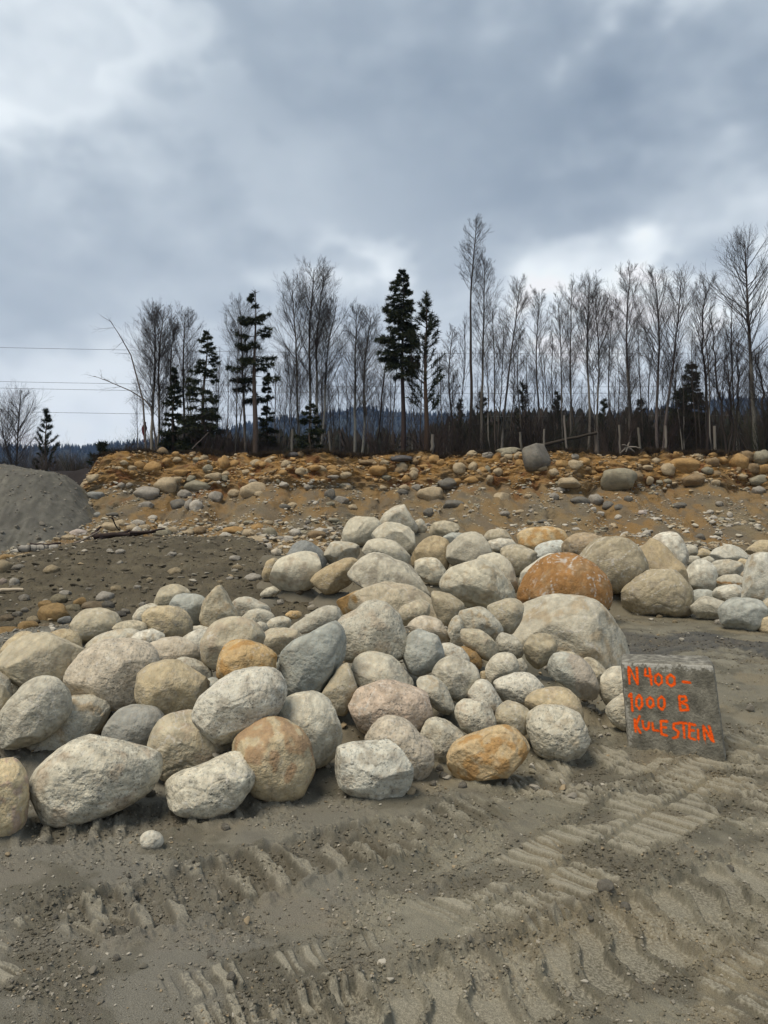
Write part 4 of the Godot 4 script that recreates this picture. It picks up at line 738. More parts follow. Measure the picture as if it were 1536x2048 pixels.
func boulder(s: Array, number: int):
	var key: String = s[0]
	var rad: Array = s[8]
	var depth: float = s[6]
	var mean := 0.0
	for q in rad: mean += q / 24.0
	var dist: float = -s[4].z
	var shown := mean / dist * 788.0
	var level := 5 if shown > 30.0 else (4 if shown > 11.0 else 3)
	var ico := icosphere(level)
	var rg := RandomNumberGenerator.new()
	rg.seed = number * 77 + 5
	var off := Vector3(rg.randf(), rg.randf(), rg.randf()) * 90.0
	var angular: bool = key in ["B5", "C11", "B21", "C31", "B25", "B26", "D13", "D9", "B22", "C1", "D1", "D3"]
	var cuts := []
	for k in (10 if angular else 8):
		var m := Vector3(rg.randfn(), rg.randfn(), rg.randfn() + (0.5 if k < 4 else -0.2)).normalized()
		var sup := sqrt(pow(outline(rad, atan2(m.y, m.x)), 2.0) * (m.x * m.x + m.y * m.y) + pow(depth * m.z, 2.0))
		cuts.append([m, sup * (rg.randf_range(0.78, 0.9) if angular else rg.randf_range(0.82, 0.97))])
	var hard := 0.9 if angular else 0.8
	var g := Geo.new()
	var dirs: PackedVector3Array = ico[0]
	g.v.resize(dirs.size())
	g.c.resize(dirs.size())
	g.i = ico[1]
	var col: Color = COLS[s[3]]
	var l := rg.randf_range(0.94, 1.06)
	col = Color(col.r * l, col.g * l, col.b * l) * 1.32
	var stain: Color = [Color(0.40, 0.31, 0.19), Color(0.33, 0.30, 0.24), Color(0.43, 0.36, 0.27)][rg.randi() % 3]
	var stain_amount := rg.randf_range(0.15, 0.75) * (0.2 if s[3].begins_with("blue") or s[3] == "dark" else 1.0)
	var pitted := rg.randf_range(0.4, 1.3)
	var banded: bool = rg.randf() < 0.36 and not s[3].begins_with("rust")
	var axis := Vector3(rg.randfn() * 0.4, 1.0, rg.randfn() * 0.4).normalized().rotated(Vector3.BACK, rg.randf_range(-0.9, 0.9))
	var veined := rg.randf() < 0.25
	var clean := rg.randf_range(0.35, 1.0)
	var cracked := rg.randf_range(0.02, 0.045) if rg.randf() < 0.45 else 0.0
	for k in dirs.size():
		var d := dirs[k]
		var rho := sqrt(d.x * d.x + d.y * d.y)
		var p := Vector3(0, 0, signf(d.z) * pow(absf(d.z), 0.93) * depth)
		if rho > 1e-5:
			var r := outline(rad, atan2(d.y, d.x)) * pow(rho, 0.88) / rho
			p.x = d.x * r
			p.y = d.y * r
		for q in cuts:
			var over: float = p.dot(q[0]) - q[1]
			if over > 0.0: p -= q[0] * over * hard
		var w := p / mean
		var n1 := soft.get_noise_3dv(w * 0.8 + off)
		var n2 := soft.get_noise_3dv(w * 2.1 + off * 1.3)
		var n3 := rough.get_noise_3dv(w * 4.5 + off)
		var ridge := absf(soft.get_noise_3dv(w * 1.25 + off * 2.1))
		var push := 0.035 * n1 + 0.02 * n2 + 0.016 * pitted * n3 - 0.02 * pitted * (1.0 - sstep(0.0, 0.07, ridge))
		if cracked > 0.0: push -= cracked * (1.0 - sstep(0.0, 0.035, absf(soft.get_noise_3dv(w * 0.7 + off * 0.6) + 0.08 * n2)))
		g.v[k] = p + d * mean * push
		var cc := col
		var blot := rough.get_noise_3dv(w * 1.6 + off * 3.0)
		cc = mixc(cc, stain, sstep(0.0, 0.35, blot) * stain_amount)
		var dirty := rough.get_noise_3dv(w * 3.1 + off * 4.0)
		cc = cc * (1.0 + 0.3 * clean * dirty)
		if banded:   # layers of the rock
			var lay := sin(w.dot(axis) * 13.0 + 3.0 * n2 + 2.0 * n1)
			cc = cc * (1.0 + 0.13 * lay + 0.05 * sin(w.dot(axis) * 37.0 + 4.0 * n2))
		if veined:
			var vein := absf(soft.get_noise_3dv(w * 0.9 + off * 6.0) + 0.1 * n3)
			cc = mixc(cc, Color(0.66, 0.64, 0.58), (1.0 - sstep(0.008, 0.03, vein)) * 0.7)
		cc = mixc(cc, Color(0.60, 0.585, 0.54), sstep(0.22, 0.5, rough.get_noise_3dv(w * 5.0 + off * 5.0)) * 0.5 * clean)
		# matter that the photograph shows on single stones
		match key:
			"C27", "D2", "C42":
				var drop := absf(soft.get_noise_3d(w.x * 2.6 + off.x, w.y * 1.3 + off.y, w.z * 2.0))
				var where := sstep(0.0, 0.3, soft.get_noise_3dv(w * 1.4 + off * 7.0) + 0.12)
				var fleck := sstep(0.45, 0.52, rough.get_noise_3dv(w * 8.0 + off)) * where
				cc = mixc(cc, Color(0.62, 0.60, 0.56), maxf((1.0 - sstep(0.02, 0.05, drop)) * where, fleck * 0.8) * (1.0 if key == "C27" else 0.6))
			"C22":
				cc = mixc(cc, Color(0.47, 0.43, 0.36), sstep(-0.04, 0.04, w.x + 0.25 * w.y + 0.12 * n2))
			"B30":
				cc = mixc(cc, Color(0.40, 0.26, 0.11), sstep(0.08, -0.08, w.x + 0.95 + 0.35 * n2 + 0.2 * blot))
			"B1":
				cc = mixc(cc, Color(0.38, 0.22, 0.11), sstep(-0.05, 0.2, blot + 0.35 * n2 + 0.45 * w.y - 0.12) * 0.6)
			"C38", "B13", "C1":
				cc = mixc(cc, Color(0.47, 0.27, 0.09), sstep(-0.05, 0.25, blot + 0.3 * n2) * 0.75)
			"A2":
				cc = mixc(cc, Color(0.52, 0.40, 0.33), sstep(0.1, 0.3, blot + 0.2 * n2) * 0.7)
			"D7":
				cc = mixc(cc, Color(0.36, 0.23, 0.11), 1.0 - sstep(0.05, 0.14, absf(w.y + 0.1 * n2)))
		g.c[k] = cc
	g.smooth()
	var mat: Material = mats.granite
	if key in ["B5", "A1", "A3", "B6", "B7", "A20", "B9", "C2", "C9", "C7", "A29", "C5"]: mat = mats.coarse
	elif s[3] in ["tan3", "blue2", "blue", "brown2", "rust", "brown", "grey2", "pale3", "dark"]: mat = mats.plain
	var o := obj("cobble" if key == "A4" else "boulder", g.mesh(), mat)
	o.position = s[4]
	o.rotation.y = s[5]
	var groups := {"front": "boulders of the front heap", "back": "larger boulders of the back heap", "right": "boulders of the right-hand heap"}
	tag(o, s[1], "stone" if key == "A4" else "boulder", "" if key == "A4" else groups[s[2]])

func cobble_mesh(seed_: int) -> Mesh:
	var s := icosphere(2)
	var g := Geo.new()
	g.v = s[0].duplicate()
	g.i = s[1]
	var rg := RandomNumberGenerator.new()
	rg.seed = seed_
	var off := Vector3.ONE * seed_ * 5.3
	var cuts := []
	for k in 6: cuts.append([Vector3(rg.randfn(), rg.randfn(), rg.randfn()).normalized(), rg.randf_range(0.66, 0.95)])
	for k in g.v.size():
		var p := g.v[k]
		var q := p * (1.0 + 0.2 * soft.get_noise_3dv(p * 0.9 + off))
		for c in cuts:
			var over: float = q.dot(c[0]) - c[1]
			if over > 0.0: q -= c[0] * over * 0.85
		g.v[k] = q
		var t := rg.randf_range(0.9, 1.1)
		g.c.append(Color(0.36, 0.34, 0.29) * t)
	g.smooth()
	return g.mesh()

# ------------------------------------------------------------------ block
const STROKES := [
	[300, 330, 306, 460], [304, 332, 376, 455], [374, 330, 381, 460],
	[450, 335, 446, 388, 512, 393], [488, 330, 505, 458],
	[568, 366, 540, 390, 538, 432, 568, 456, 598, 432, 596, 390, 568, 366],
	[676, 370, 644, 392, 644, 434, 678, 456, 710, 434, 708, 390, 676, 370],
	[778, 418, 850, 421],
	[297, 558, 318, 536, 332, 668],
	[390, 540, 364, 568, 366, 622, 394, 648, 418, 620, 414, 566, 390, 540],
	[490, 552, 462, 575, 464, 612, 492, 632, 520, 610, 516, 572, 490, 552],
	[590, 540, 562, 565, 564, 620, 594, 640, 618, 612, 616, 562, 590, 540],
	[745, 530, 756, 634], [748, 530, 800, 530, 812, 556, 762, 577], [762, 577, 812, 592, 824, 628, 756, 636],
	[350, 728, 356, 826], [396, 700, 362, 772, 402, 830],
	[420, 735, 426, 785, 448, 802, 470, 790, 478, 745],
	[506, 745, 512, 802, 562, 804],
	[582, 730, 586, 826], [582, 728, 640, 726], [584, 775, 630, 772], [586, 828, 636, 834],
	[738, 736, 695, 742, 692, 775, 734, 798, 728, 836, 682, 850],
	[745, 730, 812, 732], [778, 732, 786, 842],
	[832, 730, 826, 834], [832, 732, 882, 740], [828, 782, 870, 780], [826, 836, 880, 850],
	[905, 772, 905, 846],
	[950, 740, 962, 846], [956, 745, 1022, 850], [1000, 740, 1034, 856],
]

func face_texture() -> ImageTexture:
	var S := 768
	var im := Image.create(S, S, false, Image.FORMAT_RGB8)
	var nz := FastNoiseLite.new()
	nz.seed = 91
	nz.frequency = 0.006
	nz.fractal_octaves = 5
	nz.fractal_gain = 0.6
	var r := RandomNumberGenerator.new()
	r.seed = 4
	for y in S:
		for x in S:
			var a := nz.get_noise_2d(x, y)
			var b := nz.get_noise_2d(x * 5.0 + 900.0, y * 5.0)
			var c := Color(0.17, 0.16, 0.128) * (1.0 + 0.7 * a + 0.22 * b + r.randf_range(-0.07, 0.07))  # darker than the body: shade on the front put into its colour
			# pale lime crust along the upper rim and left edge, with a ragged border
			var crust := sstep(0.02, -0.03, y / float(S) - 0.05 - 0.07 * a - 0.06 * b)
			crust = maxf(crust, sstep(0.02, -0.02, x / float(S) - 0.025 - 0.07 * a - 0.05 * b) * 0.7)
			c = mixc(c, Color(0.42, 0.41, 0.37), crust * 0.75)
			im.set_pixel(x, y, Color(clampf(c.r, 0.02, 1), clampf(c.g, 0.02, 1), clampf(c.b, 0.02, 1)).linear_to_srgb())
	# scratches
	for k in 46:
		var p := Vector2(r.randf_range(0.4, 0.97), r.randf_range(0.28, 0.9)) * S
		var d := Vector2(r.randf_range(-0.5, 0.5), 1.0).normalized()
		for t in r.randi_range(6, 26):
			var q := p + d * t
			if q.x > 1 and q.y > 1 and q.x < S - 2 and q.y < S - 2: im.set_pixel(int(q.x), int(q.y), im.get_pixel(int(q.x), int(q.y)).lerp(Color(0.75, 0.74, 0.7), 0.55))
	# sprayed letters
	var paint := Color(1.0, 0.36, 0.09)
	for st in STROKES:
		for k in range(0, st.size() - 2, 2):
			var a := on_face(st[k], st[k + 1]) * S
			var b := on_face(st[k + 2], st[k + 3]) * S
			var steps := int(a.distance_to(b)) + 1
			for t in steps + 1:
				var p := a.lerp(b, float(t) / steps)
				var wide := 9.0 + 3.5 * nz.get_noise_2d(p.x * 4.0, p.y * 4.0 + 300.0)
				for yy in range(-15, 16):
					for xx in range(-15, 16):
						var q := Vector2i(int(p.x) + xx, int(p.y) + yy)
						if q.x < 0 or q.y < 0 or q.x >= S or q.y >= S: continue
						var grain := nz.get_noise_2d(q.x * 14.0, q.y * 14.0) * 4.0
						var m := 1.0 - sstep(wide - 5.0, wide + 5.0, sqrt(xx * xx + yy * yy) + grain)
						m *= 0.72 + 0.5 * nz.get_noise_2d(q.x * 3.0 + 70.0, q.y * 3.0)
						if m > 0.01:
							var tone := paint * (1.0 + 0.18 * nz.get_noise_2d(q.x * 2.0, q.y * 2.0 + 50.0))
							im.set_pixel(q.x, q.y, im.get_pixel(q.x, q.y).lerp(Color(minf(tone.r, 1.0), tone.g, tone.b), m * 0.3))
	# overspray and runs
	for k in 2600:
		var st: Array = STROKES[r.randi() % STROKES.size()]
		var e := (r.randi() % (st.size() / 2 - 1)) * 2
		var p := on_face(st[e], st[e + 1]).lerp(on_face(st[e + 2], st[e + 3]), r.randf()) * S + Vector2(r.randfn(), r.randfn()) * 13.0
		if p.x > 1 and p.y > 1 and p.x < S - 2 and p.y < S - 2: im.set_pixel(int(p.x), int(p.y), im.get_pixel(int(p.x), int(p.y)).lerp(paint, 0.6))
	for k in 9:
		var st: Array = STROKES[r.randi() % STROKES.size()]
		var p := on_face(st[st.size() - 2], st[st.size() - 1]) * S + Vector2(r.randf_range(-5, 5), 4)
		for t in r.randi_range(8, 30):
			for w in 3: im.set_pixel(clampi(int(p.x) + w, 0, S - 1), clampi(int(p.y) + t, 0, S - 1), im.get_pixel(clampi(int(p.x) + w, 0, S - 1), clampi(int(p.y) + t, 0, S - 1)).lerp(paint, 0.5))
	return ImageTexture.create_from_image(im)

func on_face(X: float, Y: float) -> Vector2:
	# spot on the front face as shares of its width and height
	var v := 0.5
	var u := 0.5
	for k in 6:
		var top := lerpf(290.0, 270.0, u)
		var bottom := lerpf(1010.0, 1060.0, u)
		v = (Y - top) / (bottom - top)
		var left := lerpf(225.0, 290.0, v)
		var right := lerpf(1060.0, 1150.0, v)
		u = (X - left) / (right - left)
	return Vector2(u, v)

func make_block():
	var root := thing("concrete_block", Vector3(2.02, 0, -5.53), "weathered concrete block with orange spray-painted N 400-1000 B KULESTEIN", "concrete block")
	root.rotation.y = -0.30
	# corners of the front face, then the block runs back 0.34 m
	var bl := Vector2(-0.292, -0.05)
	var br := Vector2(0.345, -0.09)
	var tl := Vector2(-0.345, 0.595)
	var tr := Vector2(0.262, 0.61)
	var g := Geo.new()
	var n := 22
	var r := 0.028
	var half := Vector3(0.5, 0.5, 0.17)
	for face in 6:
		var start := g.v.size()
		for a in n + 1:
			for b in n + 1:
				var s := -1.0 + 2.0 * a / n
				var t := -1.0 + 2.0 * b / n
				var p: Vector3
				match face:
					0: p = Vector3(s, t, 1)
					1: p = Vector3(-s, t, -1)
					2: p = Vector3(1, t, -s)
					3: p = Vector3(-1, t, s)
					4: p = Vector3(s, 1, -t)
					_: p = Vector3(s, -1, t)
				# unevenly spaced so that the rounded rims get enough points
				for ax in 3: p[ax] = signf(p[ax]) * (1.0 - pow(1.0 - absf(p[ax]), 1.6))
				p *= half
				var rr := Vector3(r / 0.63, r / 0.6, r)
				var inner := p.clamp(-half + rr, half - rr)
				var dd := (p - inner) / rr
				if dd.length() > 1e-6: p = inner + dd.normalized() * rr
				var q := bl.lerp(br, p.x + 0.5).lerp(tl.lerp(tr, p.x + 0.5), p.y + 0.5)
				var chip := rough.get_noise_3d(q.x * 7.0, q.y * 7.0, p.z * 7.0)
				var w := Vector3(q.x, q.y, p.z - 0.03 * (p.y + 0.5))
				w += Vector3(p.x, p.y, p.z * 2.0).normalized() * (0.006 * chip - 0.012 * sstep(0.35, 0.6, chip))
				g.v.append(w)
				var cc := Color(0.25, 0.238, 0.20) * (1.0 + 0.4 * rough.get_noise_3d(q.x * 3.0, q.y * 3.0, p.z * 3.0))
				cc = mixc(cc, Color(0.36, 0.345, 0.30), sstep(0.1, 0.4, rough.get_noise_3d(q.x * 5.0 + 9.0, q.y * 5.0, p.z * 5.0)) * 0.7)
				g.c.append(cc)
				g.uv.append(Vector2(p.x + 0.5, 0.5 - p.y))
		for a in n:
			for b in n:
				var k := start + a * (n + 1) + b
				g.i.append_array(PackedInt32Array([k, k + 1, k + n + 1, k + 1, k + n + 2, k + n + 1]))
	g.smooth()
	# the front face is its own part, with the lettering
	var per := n * n * 6
	var front := Geo.new()
	var count := (n + 1) * (n + 1)
	front.v = g.v.slice(0, count)
	front.n = g.n.slice(0, count)
	front.uv = g.uv.slice(0, count)
	front.i = g.i.slice(0, per)
	var rest := Geo.new()
	rest.v = g.v.slice(count)
	rest.n = g.n.slice(count)
	rest.c = g.c.slice(count)
	for k in range(per, g.i.size()): rest.i.append(g.i[k] - count)
	obj("body", rest.mesh(), mats.concrete, root)
	var m := StandardMaterial3D.new()
	m.albedo_texture = face_texture()
	m.roughness = 0.88
	m.metallic_specular = 0.3
	m.heightmap_enabled = true
	m.heightmap_texture = height_noise(512, 43, 0.05, 5)
	m.heightmap_scale = 0.4
	var f := obj("lettered_face", front.mesh(), m, root)
	f.set_meta("label", "front face darkened for shade with orange hand-sprayed letters")

# ------------------------------------------------------------------ bank
func bank_point(x: float, t: float) -> Vector3:
	# t 0 toe .. 0.55 foot of the steep face .. 0.85 rim .. 1 back on the plateau
	var bend := 1.2 * soft.get_noise_2d(x * 0.12, 3.0) + 0.45 * soft.get_noise_2d(x * 0.45, 9.0)
	var rim := 4.02 + 0.10 * soft.get_noise_2d(x * 0.25, 40.0) + 0.12 * soft.get_noise_2d(x * 0.9, 44.0)
	var y := 0.0
	var f := 0.0
	var foot := 2.55 + 0.25 * soft.get_noise_2d(x * 0.3, 60.0)
	if t < 0.55:
		var q := t / 0.55
		y = foot * (0.55 * q + 0.45 * q * q) - 0.05
		f = lerpf(24.6, 32.2, q)
	elif t < 0.85:
		var q := (t - 0.55) / 0.30
		y = lerpf(foot - 0.05, rim, q)
		f = lerpf(32.2, 33.4, q * q * 0.6 + q * 0.4)
	elif t < 0.9:
		var q := (t - 0.85) / 0.05
		y = rim + 0.08 * sin(q * PI * 0.5)
		f = lerpf(33.4, 33.9, q)
	else:
		var q := (t - 0.9) / 0.1
		y = lerpf(rim + 0.08, 4.0, minf(q * 4.0, 1.0))
		f = lerpf(33.9, 60.0, q * q)
	var lump := rough.get_noise_3d(x * 0.55, t * 7.0, 2.0)
	var small := rough.get_noise_3d(x * 2.2, t * 30.0, 5.0)
	var gully := absf(soft.get_noise_2d(x * 0.55, 20.0 + t * 0.6)) if t < 0.6 else 0.3
	# the cut ends at the left: the face dies away and the scree runs down in front of the sand heap
	var a := x / f
	var scree := clampf(1.0 - (-0.36 - a) * 2.1, 0.58, 1.0)
	var face := sstep(-0.395, -0.352, a)
	if t < 0.9:
		if t < 0.55: y *= scree
		else: y = foot * scree + (y - foot) * face
		y += (0.16 * lump + 0.05 * small - 0.14 * (1.0 - sstep(0.0, 0.25, gully)) * sstep(0.1, 0.4, t)) * sstep(0.0, 0.1, t)
		f += bend - 0.3 * lump - 0.12 * small
	else:
		y = lerpf(foot * scree + (y - foot) * face, y, clampf((t - 0.9) * 14.0, 0.0, 1.0))
		f += bend
	return Vector3(x, y, -f)

func bank_colour(x: float, t: float) -> Color:
	var a := rough.get_noise_2d(x * 0.35, t * 4.0)
	var b := rough.get_noise_2d(x * 1.3 + 5.0, t * 9.0)
	var sand := mixc(Color(0.285, 0.195, 0.095), Color(0.235, 0.19, 0.12), 0.5 + a * 1.6)
	var streak := sstep(0.02, 0.35, soft.get_noise_2d(x * 0.42 + t * 0.5, 77.0 + t * 0.9))
	var c := mixc(sand, Color(0.30, 0.18, 0.07), streak * 0.6)
	c = mixc(c, Color(0.16, 0.145, 0.115), sstep(0.1, -0.25, b) * 0.6)
	# ochre upper beds
	var top := sstep(0.50, 0.66, t + 0.2 * a + 0.08 * b)
	c = mixc(c, mixc(Color(0.36, 0.20, 0.062), Color(0.28, 0.195, 0.10), 0.5 + b * 1.5), top * 0.9)
	c = mixc(c, Color(0.17, 0.065, 0.02), sstep(0.12, 0.4, b + 0.5 * a) * top * 0.75)
	# black turf along the rim
	c = mixc(c, Color(0.028, 0.023, 0.018), sstep(0.835, 0.855, t + 0.02 * b + 0.012 * a))
	return c

func bank_hit(px: float, py: float) -> Array:
	# the place on the bank that lies in this direction from the lens
	var best := 1e9
	var at := Vector3.ZERO
	var bt := 0.5
	for k in 90:
		var t := 0.005 + 0.895 * k / 89.0
		var f := 30.0
		var p := Vector3.ZERO
		for q in 3:
			p = bank_point((px - 768.0) / 1577.0 * f, t)
			f = -p.z
		var e := absf(1020.0 - (p.y - 1.65) / f * 1577.0 - py)
		if e < best:
			best = e
			at = p
			bt = t
	return [at, bt]

# stones that stick out of the bank: x, y, half width, half height in the picture, tone
const BANK_STONES := [
	# left part (scale 2.56 about 0, 820)
	[0, 715, 285, 25, 20, "o"], [0, 790, 295, 42, 28, "o"], [0, 835, 215, 28, 30, "b"], [0, 855, 395, 55, 46, "t"], [0, 755, 435, 62, 38, "g"], [0, 750, 488, 32, 20, "g"], [0, 1015, 395, 68, 28, "v"], [0, 945, 437, 35, 22, "g"], [0, 915, 495, 40, 28, "d"], [0, 968, 490, 20, 32, "g"], [0, 1010, 500, 32, 30, "w"], [0, 1105, 450, 33, 30, "g"], [0, 1200, 435, 35, 20, "t"], [0, 1300, 425, 65, 45, "t"], [0, 1145, 280, 28, 36, "o"], [0, 1205, 280, 25, 20, "o"], [0, 1095, 345, 38, 18, "t"], [0, 1260, 320, 20, 14, "t"], [0, 925, 325, 35, 20, "o"], [0, 490, 448, 40, 25, "l"], [0, 460, 380, 25, 18, "o"], [0, 855, 265, 20, 16, "o"], [0, 1065, 300, 25, 20, "v"], [0, 1465, 280, 22, 20, "t"], [0, 1455, 385, 22, 12, "w"], [0, 1300, 370, 22, 14, "g"], [0, 1330, 280, 22, 18, "o"], [0, 200, 535, 20, 14, "o"], [0, 230, 530, 22, 25, "o"], [0, 310, 565, 20, 14, "w"], [0, 565, 600, 45, 25, "t"], [0, 410, 640, 45, 22, "p"], [0, 675, 610, 25, 18, "t"], [0, 735, 610, 30, 16, "t"], [0, 835, 640, 40, 22, "v"], [0, 890, 620, 30, 18, "t"], [0, 970, 635, 22, 18, "t"], [0, 1010, 660, 28, 15, "t"], [0, 1020, 625, 30, 22, "b"], [0, 1200, 618, 52, 22, "o"], [0, 1160, 650, 35, 25, "w"], [0, 1275, 635, 40, 25, "t"], [0, 1320, 610, 30, 22, "o"], [0, 1310, 662, 55, 20, "t"], [0, 1390, 635, 30, 28, "v"], [0, 1435, 660, 20, 15, "g"], [0, 1480, 660, 30, 14, "w"], [0, 780, 560, 22, 16, "w"], [0, 575, 537, 30, 10, "d"], [0, 1275, 580, 28, 14, "v"], [0, 1375, 575, 22, 12, "t"], [0, 1090, 620, 22, 14, "o"], [0, 625, 385, 18, 14, "g"], [0, 658, 385, 15, 13, "g"], [0, 330, 515, 30, 12, "v"], [0, 500, 540, 18, 14, "l"], [0, 140, 615, 30, 14, "w"], [0, 40, 655, 28, 18, "g"], [0, 85, 635, 20, 10, "t"], [0, 350, 655, 35, 14, "t"], [0, 70, 690, 26, 18, "d"], [0, 635, 270, 18, 12, "t"], [0, 900, 230, 18, 18, "o"],
	# middle part (scale 2.56 about 500, 820)
	[500, 655, 315, 42, 28, "o"], [500, 780, 298, 32, 24, "t"], [500, 942, 258, 25, 24, "o"], [500, 975, 272, 18, 18, "o"], [500, 1075, 303, 33, 28, "t"], [500, 1145, 295, 22, 22, "t"], [500, 830, 298, 18, 16, "o"], [500, 1270, 320, 25, 20, "t"], [500, 1325, 200, 60, 24, "v"], [500, 1318, 228, 28, 16, "v"], [500, 1455, 252, 76, 76, "d"], [500, 925, 440, 58, 35, "t"], [500, 1010, 385, 45, 27, "d"], [500, 1285, 460, 42, 36, "t"], [500, 1300, 535, 22, 14, "g"], [500, 780, 425, 30, 16, "d"], [500, 850, 403, 22, 18, "g"], [500, 410, 438, 25, 28, "d"], [500, 485, 338, 30, 18, "t"], [500, 265, 320, 28, 18, "t"], [500, 170, 322, 22, 14, "o"], [500, 425, 348, 30, 12, "g"], [500, 495, 388, 18, 14, "w"], [500, 505, 455, 16, 12, "o"], [500, 300, 395, 22, 14, "g"], [500, 915, 525, 24, 20, "d"], [500, 1045, 485, 50, 25, "d"], [500, 770, 250, 55, 16, "k"], [500, 225, 230, 28, 14, "k"], [500, 1215, 232, 28, 14, "g"], [500, 415, 305, 28, 18, "o"], [500, 360, 298, 20, 16, "o"], [500, 185, 280, 20, 20, "t"], [500, 30, 275, 25, 18, "t"], [500, 525, 505, 22, 16, "t"], [500, 430, 562, 28, 12, "v"], [500, 350, 645, 45, 20, "b"], [500, 600, 270, 50, 14, "b"], [500, 890, 290, 22, 10, "o"], [500, 230, 640, 28, 24, "w"], [500, 190, 670, 30, 14, "g"], [500, 105, 635, 32, 28, "v"], [500, 300, 575, 16, 12, "d"],
	# right part (scale 2.56 about 936, 820)
	[936, 545, 288, 38, 28, "t"], [936, 600, 268, 30, 20, "o"], [936, 475, 280, 32, 22, "o"], [936, 510, 378, 65, 26, "t"], [936, 770, 365, 82, 60, "v"], [936, 1025, 310, 34, 30, "t"], [936, 1120, 285, 78, 38, "o"], [936, 1165, 360, 62, 32, "b"], [936, 855, 350, 35, 28, "b"], [936, 1250, 270, 32, 26, "b"], [936, 1385, 275, 48, 40, "o"], [936, 1305, 260, 25, 18, "o"], [936, 1425, 240, 38, 26, "b"], [936, 1500, 250, 38, 34, "v"], [936, 1480, 365, 48, 26, "v"], [936, 1485, 420, 32, 22, "g"], [936, 1265, 378, 25, 20, "t"], [936, 1460, 300, 30, 24, "b"], [936, 1400, 340, 28, 14, "t"], [936, 1515, 300, 28, 25, "o"], [936, 650, 470, 38, 30, "g"], [936, 575, 465, 45, 22, "d"], [936, 715, 495, 28, 22, "d"], [936, 770, 505, 22, 18, "d"], [936, 638, 512, 18, 12, "w"], [936, 680, 532, 20, 12, "w"], [936, 465, 415, 28, 16, "g"], [936, 440, 448, 25, 20, "g"], [936, 435, 325, 25, 20, "t"], [936, 635, 322, 25, 12, "o"], [936, 655, 348, 22, 14, "o"], [936, 890, 525, 25, 15, "p"], [936, 1080, 497, 32, 16, "d"], [936, 1285, 485, 18, 12, "g"], [936, 912, 635, 22, 20, "w"], [936, 960, 268, 20, 16, "t"], [936, 920, 295, 28, 12, "t"], [936, 185, 535, 25, 14, "g"], [936, 270, 525, 25, 14, "t"], [936, 1340, 540, 14, 14, "w"], [936, 1240, 525, 18, 10, "w"], [936, 1410, 580, 16, 12, "t"], [936, 545, 240, 22, 14, "g"], [936, 100, 235, 28, 14, "g"], [936, 310, 450, 20, 16, "t"], [936, 550, 612, 20, 10, "w"], [936, 770, 545, 18, 14, "w"], [936, 385, 575, 30, 12, "d"], [936, 820, 460, 22, 16, "d"],
]

